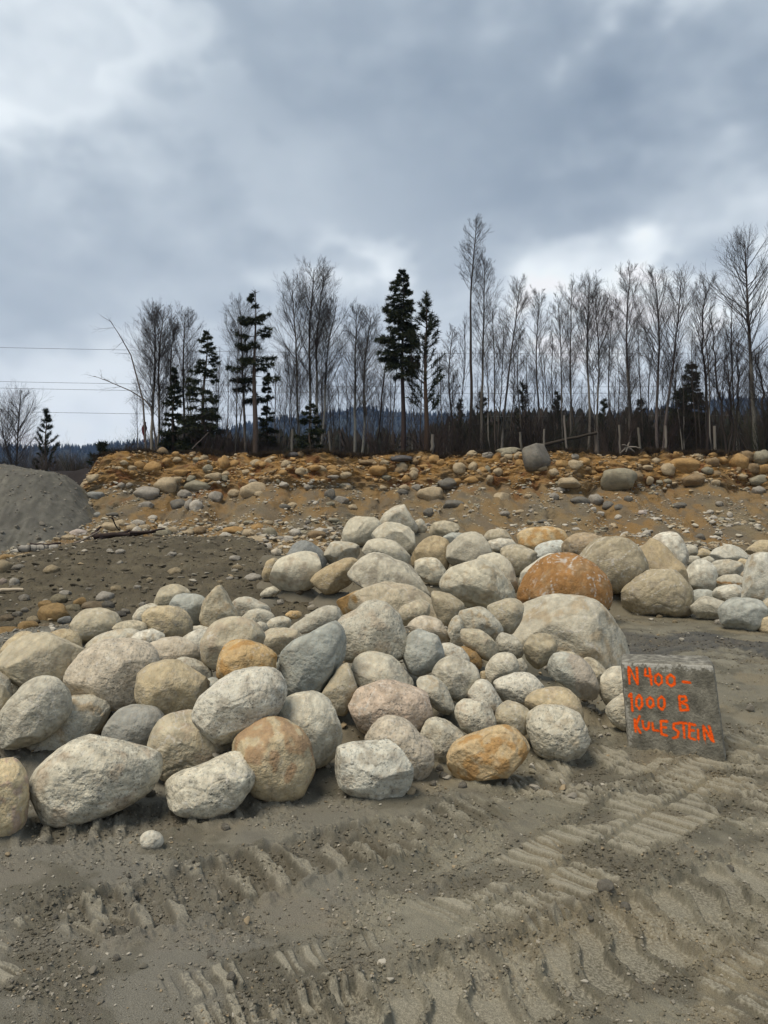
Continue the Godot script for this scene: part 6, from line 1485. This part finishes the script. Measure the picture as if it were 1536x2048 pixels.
	var C := [
		["spruce_tree", 510, 577, 39.0, {"r": 0.15, "w": 1.25, "start": 0.42, "seed": 31, "gap": 0.35, "step": 2.2, "dense": 1.3, "bare": 0.3, "bark": Color(0.11, 0.085, 0.07)}, "sparse tall spruce with wide drooping top branches, left of centre"],
		["spruce_tree", 402, 660, 38.0, {"r": 0.11, "w": 0.95, "start": 0.28, "seed": 32, "gap": 0.2, "step": 1.4, "lean": 0.3}, "spruce with dense dark top near the left birches"],
		["spruce_tree", 345, 735, 38.5, {"r": 0.08, "w": 0.62, "start": 0.04, "seed": 33, "step": 1.3, "dense": 0.8, "lean": 0.1}, "narrow dark spruce between the left birches"],
		["spruce_tree", 806, 538, 39.5, {"r": 0.14, "w": 1.05, "start": 0.50, "seed": 34, "step": 0.95, "gap": 0.1, "bias": -0.25, "bark": Color(0.06, 0.045, 0.04)}, "tall dark spruce with dense crown and bare lower trunk"],
		["pine_tree", 852, 583, 38.5, {"r": 0.14, "w": 1.35, "start": 0.30, "seed": 35, "pine": true, "gap": 0.05, "step": 0.8, "dense": 0.9, "bark": Color(0.09, 0.06, 0.045)}, "bushy pine right of the tall dark spruce"],
		["spruce_tree", 1384, 722, 46.0, {"r": 0.09, "w": 1.25, "start": 0.28, "seed": 36, "step": 1.0, "dense": 0.9, "bias": -0.3}, "small spruce among bare trees near the right edge"],
		["pine_tree", 92, 818, 60.0, {"r": 0.11, "w": 1.25, "start": 0.05, "seed": 37, "pine": true, "dense": 1.2, "step": 0.9}, "small dark pine above the sand heap"],
		["pine_tree", 965, 782, 60.0, {"r": 0.12, "w": 1.3, "start": 0.2, "seed": 38, "pine": true, "dense": 1.5}, "low pine with rounded top under the tallest tree"],
		["pine_tree", 1115, 782, 62.0, {"r": 0.12, "w": 1.3, "start": 0.2, "seed": 39, "pine": true, "dense": 1.5}, "low dark pine behind the thin paired birch stems"],
		["pine_tree", 1208, 795, 62.0, {"r": 0.11, "w": 0.9, "start": 0.2, "seed": 40, "pine": true, "dense": 1.5}, "low dark pine left of the straight spindle birch"],
		["pine_tree", 1280, 798, 64.0, {"r": 0.12, "w": 1.6, "start": 0.1, "seed": 41, "pine": true, "dense": 1.6}, "wide low pine right of the straight spindle birch"],
		["pine_tree", 920, 800, 64.0, {"r": 0.11, "w": 0.9, "start": 0.2, "seed": 42, "pine": true, "dense": 1.5}, "small pine left of the tallest tree's trunk"],
		["spruce_tree", 620, 800, 39.0, {"r": 0.06, "w": 0.8, "start": 0.08, "seed": 43, "step": 1.3, "dense": 0.8}, "small spruce in front of the broad multi-stemmed birch"],
		["spruce_tree", 385, 830, 38.0, {"r": 0.06, "w": 0.75, "start": 0.03, "seed": 44, "step": 0.9}, "young spruce at the foot of the left spruce"],
		["spruce_tree", 535, 745, 42.0, {"r": 0.07, "w": 0.6, "start": 0.1, "seed": 45, "step": 1.5, "gap": 0.2}, "thin scruffy spruce right of the sparse tall one"],
		["pine_tree", 1045, 760, 47.0, {"r": 0.05, "w": 0.75, "start": 0.35, "seed": 46, "pine": true, "dense": 0.6}, "wispy young pine behind the fence stake by the dark rock"],
		["pine_shrub", 205, 893, 36.5, {"r": 0.05, "w": 0.62, "start": 0.02, "seed": 47, "pine": true, "dense": 2.0, "step": 0.6}, "round green pine shrub on the bank's left end"],
	]
	for b in C:
		var o: Dictionary = b[4]
		var d: float = b[3]
		var at := plateau(b[1], d)
		o.h = tall(b[2], d) + 0.1
		if b[0] == "pine_shrub":
			at.y = 3.1
			o.h = 1.65
		conifer(b[0], at, b[5], spruces, o)
	# slim saplings in between: a few kinds, copied
	var kinds := []
	for k in 6:
		var t := bare_tree("birch_sapling", Vector3.ZERO, "thin bare sapling in the strip of trees on the bank", "thin saplings on the bank", {"h": 6.5 + 0.5 * (k % 3), "r": 0.045, "w": 0.55, "start": 0.3, "limbs": 18, "seed": 60 + k, "rise": 1.6, "kids": [6, 3], "stems": [[0.0, rng.randf_range(-0.5, 0.5), 1.0, 1.0]] if k % 2 == 0 else [[0.0, 0.5, 1.0, 1.0], [-0.1, -0.4, 0.85, 0.8]], "bark": [Color(0.40, 0.37, 0.32), Color(0.14, 0.115, 0.10), Color(0.22, 0.19, 0.16)][k % 3]})
		kinds.append(t)
	var spots := [418, 432, 455, 470, 548, 562, 575, 590, 600, 640, 655, 668, 682, 695, 735, 748, 762, 780, 822, 836, 872, 888, 915, 950, 985, 992, 1022, 1032, 1052, 1062, 1090, 1100, 1108, 1142, 1150, 1162, 1192, 1222, 1232, 1244, 1270, 1288, 1298, 1338, 1352, 1368, 1392, 1402, 1428, 1440, 1468, 1478, 1490, 1500, 275, 322, 330, 388]
	var landmarks := [[304.0, "leftmost twin-stemmed birch"], [366.0, "brown-stemmed birch at left"], [402.0, "dense-topped left spruce"], [510.0, "sparse tall spruce"], [622.0, "broad multi-stemmed birch"], [713.0, "forked pale birch"], [806.0, "tall dark spruce"], [852.0, "bushy pine"], [935.0, "tallest slender tree"], [962.0, "narrow-crowned birch beside the tallest tree"], [1003.0, "right-leaning birch"], [1074.0, "upright feathery birch"], [1128.0, "paired thin birch stems"], [1176.0, "vase-topped birch"], [1256.0, "straight spindle birch"], [1318.0, "forked upswept aspen"], [1412.0, "dark upswept tree behind the small spruce"], [1455.0, "crooked dark many-stemmed tree"]]
	for k in spots.size():
		var d := rng.randf_range(38.0, 52.0)
		var kind := k % 6
		var t: Node3D
		if k < 6: t = kinds[k]
		else:
			t = kinds[kind].duplicate()
			t.name = numbered("birch_sapling")
			add_child(t)
		t.position = plateau(spots[k], d)
		# told apart by the marked tree to the left and the place in the gap
		var near := ""
		var from := -1.0
		for m in landmarks:
			if m[0] < spots[k] and m[0] > from:
				from = m[0]
				near = m[1]
		var place := 0
		for q in spots:
			if q > from and q < spots[k]: place += 1
		if near: t.set_meta("label", "thin bare sapling, %s to the right of the %s" % [["first", "second", "third", "fourth", "fifth", "sixth", "seventh", "eighth"][place], near])
		else: t.set_meta("label", "thin bare sapling left of the leftmost twin birch")
		var s := rng.randf_range(0.7, 1.05) * (1.15 if spots[k] > 980 else 1.0) * (0.7 if spots[k] < 340 else 1.0)
		t.scale = Vector3(s * rng.randf_range(0.8, 1.1), s, s)
		t.rotation.y = rng.randf() * TAU

	# two leaning dead saplings at the left end
	for q in [["dead_sapling", [[292, 885], [286, 800], [262, 710], [238, 668], [218, 638]], 37.0, "bare dead sapling leaning left over the bank's left end", 0.055], ["dead_sapling", [[302, 815], [290, 800], [262, 782], [215, 762], [188, 752]], 37.6, "bent dead sapling reaching far left, almost level", 0.045]]:
		var g := Geo.new()
		var pts := PackedVector3Array()
		var radii := PackedFloat32Array()
		var n: int = q[1].size()
		var foot := plateau(q[1][0][0], q[2])
		if q[4] < 0.05:
			pts.append(Vector3((318.0 - q[1][0][0]) / 1577.0 * q[2], -0.1, 0))
			radii.append(0.06)
		for k in n:
			var w := Vector3((q[1][k][0] - 768.0) / 1577.0 * q[2], 1.65 + (1020.0 - q[1][k][1]) / 1577.0 * q[2], -q[2])
			pts.append(w - foot + (Vector3(0, -0.3, 0) if k == 0 and q[4] > 0.05 else Vector3.ZERO))
			radii.append(lerpf(q[4], 0.008, float(k) / (n - 1)))
		g.tube(pts, radii, 5, Color(0.13, 0.11, 0.095))
		var rg := RandomNumberGenerator.new()
		rg.seed = 5
		var tw := Geo.new()
		for k in range(2, pts.size() - 1):
			for j in 3:
				var p := pts[k].lerp(pts[k + 1], rg.randf())
				limb(tw, p, Vector3(rg.randf_range(-1.2, 0.3), rg.randf_range(-0.3, 0.9), rg.randf_range(-0.5, 0.5)).normalized(), rg.randf_range(0.5, 1.1), 0.01, 0, rg, 0.03, [4], Color(0.13, 0.11, 0.095))
		var root := thing(q[0], foot, q[3], "tree", "dead saplings")
		obj("trunk", g.mesh(), mats.bark, root)
		obj("crown", tw.mesh(), mats.bark, root)

func shrub_mesh(seed_: int, stems: int, h: float, spread: float, col: Color) -> Mesh:
	var rg := RandomNumberGenerator.new()
	rg.seed = seed_
	var g := Geo.new()
	for k in stems:
		var a := rg.randf() * TAU
		var d := Vector3(cos(a) * spread, 1.0, sin(a) * spread).normalized()
		limb(g, Vector3(cos(a) * 0.35 * rg.randf(), -0.2, sin(a) * 0.35 * rg.randf()), d, h * rg.randf_range(0.6, 1.1), 0.02, 0, rg, 0.05, [8, 3], col)
	return g.mesh()

func cone_mesh(seed_: int) -> Mesh:
	var rg := RandomNumberGenerator.new()
	rg.seed = seed_
	var g := Geo.new()
	for k in 9:
		var y := k / 9.0
		for j in 7:
			var a := TAU * (j + rg.randf()) / 7.0
			var r := 0.24 * pow(1.0 - y, 0.8) * rg.randf_range(0.7, 1.25) + 0.01
			var p := Vector3(0, y + 0.16, 0)
			var q := Vector3(cos(a - 0.45) * r, y + rg.randf_range(-0.02, 0.02), sin(a - 0.45) * r)
			var s := Vector3(cos(a + 0.45) * r, y + rg.randf_range(-0.02, 0.02), sin(a + 0.45) * r)
			g.tri(p, q, s, Vector3(cos(a), 0.5, sin(a)).normalized(), Color.WHITE)
	return g.mesh()

func make_undergrowth():
	for v in 3:
		var xf := []
		var cols := []
		var mesh := shrub_mesh(70 + v, 12, 2.6, 0.38, Color.WHITE)
		for k in 230:
			var d := rng.randf_range(37.0, 78.0)
			var px := rng.randf_range(250.0, 1640.0)
			if rng.randf() < 0.12:
				px = rng.randf_range(-60.0, 240.0)
				d = rng.randf_range(55.0, 80.0)
			var at := plateau(px, d)
			var s := rng.randf_range(0.45, 1.1) * (1.15 if px > 850.0 else 0.85)
			if px < 240.0: s *= 0.9
			xf.append(Transform3D(Basis(Vector3.UP, rng.randf() * TAU).scaled(Vector3(s, s, s)), at))
			cols.append([Color(0.045, 0.033, 0.03), Color(0.03, 0.026, 0.022), Color(0.075, 0.058, 0.048), Color(0.035, 0.038, 0.024)][rng.randi() % 4] * rng.randf_range(0.7, 1.25))
		scatter("undergrowth", xf, cols, mesh, mats.bark, null, ["brown leafless brushwood between the tree trunks", "dense bare twigs of shrubs below the birches", "tangled bare scrub along the wood's floor"][v])
	# low black tussocks, roots and heather hanging on the rim
	var xf2 := []
	var cols2 := []
	var heath := shrub_mesh(90, 16, 0.55, 1.3, Color.WHITE)
	for k in 420:
		var x := rng.randf_range(-13.0, 18.5)
		var p := bank_point(x, rng.randf_range(0.845, 0.905))
		var s := rng.randf_range(0.35, 0.8)
		xf2.append(Transform3D(Basis(Vector3.UP, rng.randf() * TAU).scaled(Vector3(s, s * rng.randf_range(0.5, 1.0), s)), p))
		cols2.append(mixc(Color(0.03, 0.025, 0.02), Color(0.07, 0.05, 0.03), rng.randf()))
	scatter("heather", xf2, cols2, heath, mats.bark, null, "black heather and roots along the rim of the bank")
	# the dark wood behind
	var xf3 := []
	var cols3 := []
	for k in 1500:
		var px := rng.randf_range(860.0, 1750.0)
		var d := rng.randf_range(85.0, 150.0)
		if k > 1150:
			px = rng.randf_range(330.0, 900.0)
			d = rng.randf_range(95.0, 160.0)
		var at := plateau(px, d)
		var edge := sstep(820.0, 960.0, px)
		var h := lerpf(tall(872.0, d), tall(838.0, d), edge) * rng.randf_range(0.6, 1.12)
		xf3.append(Transform3D(Basis(Vector3.UP, rng.randf() * TAU).scaled(Vector3(h * 1.1, h, h * 1.1)), at))
		cols3.append(mixc(Color(0.017, 0.022, 0.017), Color(0.045, 0.034, 0.029), rng.randf()))
	scatter("far_wood", xf3, cols3, cone_mesh(3), mats.needles, null, "dark mixed wood behind the strip of birches")
	# a thin line of far bare brush at the left, over the sand heap
	var xf4 := []
	var cols4 := []
	var thin := shrub_mesh(96, 7, 3.2, 0.22, Color.WHITE)
	for k in 70:
		var d := rng.randf_range(58.0, 85.0)
		var at := plateau(rng.randf_range(-80.0, 300.0), d)
		var s := rng.randf_range(0.3, 0.95)
		xf4.append(Transform3D(Basis(Vector3.UP, rng.randf() * TAU).scaled(Vector3.ONE * s), at))
		cols4.append(Color(0.11, 0.095, 0.085))
	scatter("far_brush", xf4, cols4, thin, mats.bark, null, "thin leafless brush beyond the sand heap")

func make_hills():
	var ridge := [[-1500.0, 900.0], [-400.0, 890.0], [0.0, 897.0], [170.0, 895.0], [300.0, 886.0], [430.0, 866.0], [520.0, 846.0], [560.0, 839.0], [640.0, 834.0], [690.0, 825.0], [730.0, 820.0], [770.0, 825.0], [830.0, 832.0], [900.0, 834.0], [1000.0, 832.0], [1200.0, 836.0], [1330.0, 820.0], [1415.0, 815.0], [1432.0, 804.0], [1536.0, 804.0], [1900.0, 792.0], [3000.0, 820.0]]
	var g := Geo.new()
	var nx := 170
	var nr := 26
	var xf := []
	var cols := []
	for a in nx + 1:
		var px := -1500.0 + 4500.0 * a / nx
		var py := 890.0
		for k in ridge.size() - 1:
			if px >= ridge[k][0] and px <= ridge[k + 1][0]: py = lerpf(ridge[k][1], ridge[k + 1][1], (px - ridge[k][0]) / (ridge[k + 1][0] - ridge[k][0]))
		for b in nr + 1:
			var t := float(b) / nr
			var d := lerpf(700.0, 2300.0, t)
			var top := 1.65 + (1020.0 - py - 6.0) / 1577.0 * 1900.0
			var q := minf(t / 0.75, 1.0)
			var y := lerpf(3.0, top, q * q * (3.0 - 2.0 * q)) - maxf(0.0, t - 0.75) * 400.0
			y += 9.0 * rough.get_noise_2d(px * 0.004, d * 0.004) * q
			g.v.append(Vector3((px - 768.0) / 1577.0 * d, y, -d))
			g.c.append(Color(0.022, 0.024, 0.02))
	var w := nr + 1
	for a in nx:
		for b in nr:
			var k := a * w + b
			g.i.append_array(PackedInt32Array([k, k + 1, k + w, k + 1, k + w + 1, k + w]))
	g.smooth()
	var o := obj("hill", g.mesh(), mats.bark)
	tag(o, "far wooded ridge dark blue in the haze", "hill", "", "structure")
	for k in 14000:
		var a := rng.randf() * nx
		var b := rng.randf_range(0.1, 0.8) * nr
		var i0 := int(a) * w + int(b)
		var p := g.v[i0].lerp(g.v[i0 + w], a - int(a)).lerp(g.v[i0 + 1].lerp(g.v[i0 + w + 1], a - int(a)), b - int(b))
		if absf(p.x / p.z) > 0.75: continue
		var s := rng.randf_range(7.0, 15.0)
		xf.append(Transform3D(Basis(Vector3.UP, rng.randf() * TAU).scaled(Vector3(s * 1.2, s, s * 1.2)), p - Vector3(0, 1, 0)))
		cols.append(mixc(Color(0.014, 0.02, 0.017), Color(0.032, 0.03, 0.027), rng.randf() * rng.randf()))
	scatter("hill_forest", xf, cols, cone_mesh(8), mats.needles, null, "forest covering the far ridge")

# ------------------------------------------------------------------ small things on and below the rim
func stick(g: Geo, a: Vector3, b: Vector3, r0: float, r1: float, col: Color, sides := 6, bend := 0.0, band := 0.0):
	var rings := 6 if band == 0.0 else 28
	var pts := PackedVector3Array()
	var radii := PackedFloat32Array()
	for k in rings + 1:
		var t := float(k) / rings
		pts.append(a.lerp(b, t) + Vector3(0, bend * sin(t * PI), 0) + Vector3(rng.randfn(), rng.randfn(), rng.randfn()) * r0 * 0.15)
		radii.append(lerpf(r0, r1, t) * (rng.randf_range(0.9, 1.1) if band == 0.0 else 1.0))
	g.tube(pts, radii, sides, col, band, rng)
	for e in [0, rings]:   # end caps
		var dir := (pts[0] - pts[1]).normalized() if e == 0 else (pts[rings] - pts[rings - 1]).normalized()
		var s := dir.cross(Vector3(0.31, 0.17, 0.93)).normalized()
		var w := dir.cross(s)
		for j in sides:
			var p := pts[e] + (s * cos(TAU * j / sides) + w * sin(TAU * j / sides)) * radii[e]
			var q := pts[e] + (s * cos(TAU * (j + 1) / sides) + w * sin(TAU * (j + 1) / sides)) * radii[e]
			g.tri(pts[e], p, q, dir, col if band == 0.0 else Color(0.16, 0.12, 0.08))

func spot(px: float, py: float, d: float) -> Vector3:
	return Vector3((px - 768.0) / 1577.0 * d, 1.65 + (1020.0 - py) / 1577.0 * d, -d)

func make_rim_things():
	var grey := Color(0.15, 0.135, 0.115)
	# fence stakes
	var stakes := [[585, 858, 584, "weathered fence stake in front of the thin stems left of the broad birch", 0.05], [657, 862, 662, "pale split stake right of the broad multi-stemmed birch", 0.05], [866, 868, 864, "short thick stake at the foot of the bushy pine", 0.09], [1040, 864, 1044, "pale fence stake beside the big dark rock", 0.06], [1088, 858, 1089, "fence stake just right of the big dark rock", 0.05], [1127, 830, 1135, "tall thin stake behind the leaning log", 0.05], [1238, 850, 1241, "thin fence stake, left of the pair by the roots", 0.05], [1276, 855, 1281, "leaning pale fence stake, right of the pair by the roots", 0.06], [1331, 850, 1332, "upright fence stake below the forked aspen", 0.06], [1429, 852, 1431, "thick pale fence stake nearest the right edge", 0.07]]
	for s in stakes:
		var d := 34.6
		var foot := Vector3.ZERO
		for k in 5:
			foot = bank_point((s[2] - 768.0) / 1577.0 * d, 0.903)
			d = -foot.z
		var top := spot(s[0], s[1], d)
		var g := Geo.new()
		stick(g, Vector3(0, -0.25, 0), top - foot, s[4], s[4] * 0.85, grey * rng.randf_range(0.8, 1.25), 5)
		var o := obj("fence_stake", g.mesh(), mats.wood)
		o.position = foot
		tag(o, s[3], "stake", "fence stakes along the rim")
	# log leaning on the rim
	var lg := Geo.new()
	var a := spot(1075, 892, 34.3)
	stick(lg, Vector3.ZERO, spot(1192, 866, 35.2) - a, 0.085, 0.06, Color(0.045, 0.036, 0.03), 8)
	var lo := obj("fallen_log", lg.mesh(), mats.bark)
	lo.position = a
	tag(lo, "dark bare log slanting up to the right on the rim", "log")
	var pg := Geo.new()
	stick(pg, Vector3(0, -0.35, 0), spot(1192, 864, 35.3) - spot(1193, 895, 35.3), 0.09, 0.08, Color(0.15, 0.125, 0.10), 7)
	var po := obj("tree_stump", pg.mesh(), mats.bark)
	po.position = spot(1193, 895, 35.3)
	tag(po, "short stump that props the slanting log", "stump")
	# pale torn roots on the rim
	var rg := Geo.new()
	var rc := spot(1255, 895, 33.5)
	for q in [[-22, 18], [-8, 14], [14, 12], [24, 2], [4, -10], [-14, -4]]:
		stick(rg, Vector3.ZERO, Vector3(q[0] * 0.021, -q[1] * 0.021, rng.randf_range(0.0, 0.3)), 0.05, 0.02, Color(0.19, 0.165, 0.14), 5, 0.05)
	var ro := obj("root_stump", rg.mesh(), mats.bark)
	ro.position = rc
	tag(ro, "pale torn tree roots lying on the rim of the bank", "roots")
	# white slanting dead branch at left
	var wg := Geo.new()
	stick(wg, Vector3.ZERO, spot(417, 865, 35.5) - spot(384, 898, 34.8), 0.03, 0.015, Color(0.10, 0.085, 0.075), 5)
	var wo := obj("dead_branch", wg.mesh(), mats.bark)
	wo.position = spot(384, 898, 34.8)
	tag(wo, "pale dead branch slanting up below the left spruce", "branch")
	# red thing at the left trees
	var red := Geo.new()
	var rr := spot(289, 885, 37.3)
	var prof := [[0.0, 0.04], [0.25, 0.05], [0.5, 0.10], [0.7, 0.13], [0.85, 0.06], [0.95, 0.07], [1.0, 0.02]]
	var pts := PackedVector3Array()
	var radii := PackedFloat32Array()
	for q in prof:
		pts.append(Vector3(0.02 * sin(q[0] * 9.0), q[0], 0))
		radii.append(q[1])
	red.tube(pts, radii, 9, Color(0.075, 0.010, 0.014))
	var rd := obj("red_cloth", red.mesh(), mats.wood)
	rd.position = rr
	tag(rd, "small dark red bundle beside the left-leaning dead sapling", "cloth")
	# fallen birch log and brush at the foot of the bank
	var bg := Geo.new()
	var p0 := spot(42, 1098, 17.6)
	stick(bg, Vector3.ZERO, spot(118, 1096, 17.9) - p0, 0.085, 0.07, Color(0.30, 0.28, 0.245), 9, 0.0, 0.3)
	var bo := obj("birch_log", bg.mesh(), mats.bark)
	bo.position = p0
	tag(bo, "short white birch log with black bands at the left edge of mound", "log")
	var branches := [[118, 1097, 200, 1062, 0.035, "pale thin branch rising from the birch log"], [186, 1072, 312, 1062, 0.07, "long dark branch on top of the brush pile"], [200, 1076, 260, 1060, 0.06, "short dark branch sloping up in the brush pile"], [238, 1080, 322, 1074, 0.06, "black branch at the bottom of the brush pile"], [184, 1070, 200, 1054, 0.05, "broken stub sticking up at left end of brush pile"], [224, 1035, 240, 1062, 0.02, "thin twig standing upright in the brush pile"], [260, 1066, 330, 1056, 0.04, "dark branch at the right end of the brush pile"], [60, 1090, 122, 1086, 0.05, "dark branch lying on the white birch log"]]
	for b in branches:
		var g := Geo.new()
		var d := 18.4 if b[0] > 150 else 18.0
		var q0 := spot(b[0], b[1], d)
		stick(g, Vector3.ZERO, spot(b[2], b[3], d + 0.35) - q0, b[4], b[4] * 0.5, (Color(0.045, 0.035, 0.03) if b[0] != 118 else Color(0.19, 0.16, 0.13)), 6, -0.03)
		var o := obj("branch", g.mesh(), mats.bark)
		o.position = q0
		tag(o, b[5], "branch", "dead branches at the foot of the bank")
	# splintered plank at the left edge
	var kg := Geo.new()
	var k0 := spot(-14, 1219, 12.4)
	k0.y = maxf(mound_height(k0.x, k0.z), ground_height(k0.x, k0.z)) + 0.05
	stick(kg, Vector3.ZERO, Vector3(0.42, 0.02, -0.1), 0.04, 0.025, Color(0.42, 0.36, 0.27), 4)
	var ko := obj("plank", kg.mesh(), mats.wood)
	ko.position = k0
	tag(ko, "pale splintered piece of wood at the left edge", "plank")

func make_wires():
	var ys := [702.0, 769.0, 782.0, 828.0]
	var said := ["topmost overhead wire at left, far above the others", "overhead wire, upper of the close pair", "overhead wire, lower of the close pair", "lowest overhead wire at left, near the pine top"]
	for k in 4:
		var g := Geo.new()
		var pts := PackedVector3Array()
		var radii := PackedFloat32Array()
		for j in 41:
			var t := j / 40.0 - 0.5
			var x := t * 190.0
			pts.append(Vector3(x, 1.65 + (1020.0 - ys[k]) / 1577.0 * 72.0 + 0.00022 * pow(x - 2.0, 2.0) - 0.00022 * 900.0, -72.0 - 0.03 * x))
			radii.append(0.016)
		g.tube(pts, radii, 5, Color.WHITE)
		var o := obj("overhead_wire", g.mesh(), mats.wire)
		tag(o, said[k], "wire", "overhead wires")

# ------------------------------------------------------------------ build
func _ready():
	rng.seed = 2024
	var cam := Camera3D.new()
	cam.name = "camera"
	cam.fov = 65.98
	cam.far = 9000.0
	cam.near = 0.1
	cam.position = Vector3(0, 1.65, 0)
	cam.rotation_degrees.x = -0.145
	add_child(cam)
	cam.current = true
	var env := Environment.new()
	env.background_mode = Environment.BG_SKY
	env.sky = make_sky()
	env.tonemap_mode = Environment.TONE_MAPPER_LINEAR
	env.tonemap_exposure = 2.15
	env.background_energy_multiplier = 0.485
	env.sdfgi_enabled = true
	env.ssao_enabled = true
	env.ssil_enabled = true
	env.fog_enabled = true
	env.fog_density = 0.00013
	env.fog_light_color = Color(0.62, 0.77, 1.0)
	var we := WorldEnvironment.new()
	we.name = "environment"
	we.environment = env
	add_child(we)
	var sun := DirectionalLight3D.new()
	sun.name = "sun"
	sun.light_energy = 0.5
	sun.light_color = Color(1.0, 0.95, 0.87)
	sun.light_angular_distance = 26.0
	sun.shadow_enabled = true
	sun.rotation_degrees = Vector3(-63, -52, 0)
	add_child(sun)

	make_materials()
	var ground = make_ground()
	print("ground ", Time.get_ticks_msec())
	var bank = make_bank()
	var mound = make_mound()
	make_sand_heap()
	make_hills()
	print("terrain ", Time.get_ticks_msec())
	make_trees()
	make_undergrowth()
	print("trees ", Time.get_ticks_msec())
	for k in BOULDERS.size(): boulder(BOULDERS[k], k)
	print("boulders ", Time.get_ticks_msec())
	make_block()
	make_rim_things()
	make_wires()
	place_cobbles(mound)
	make_ground_gravel(ground)
	print("done ", Time.get_ticks_msec())
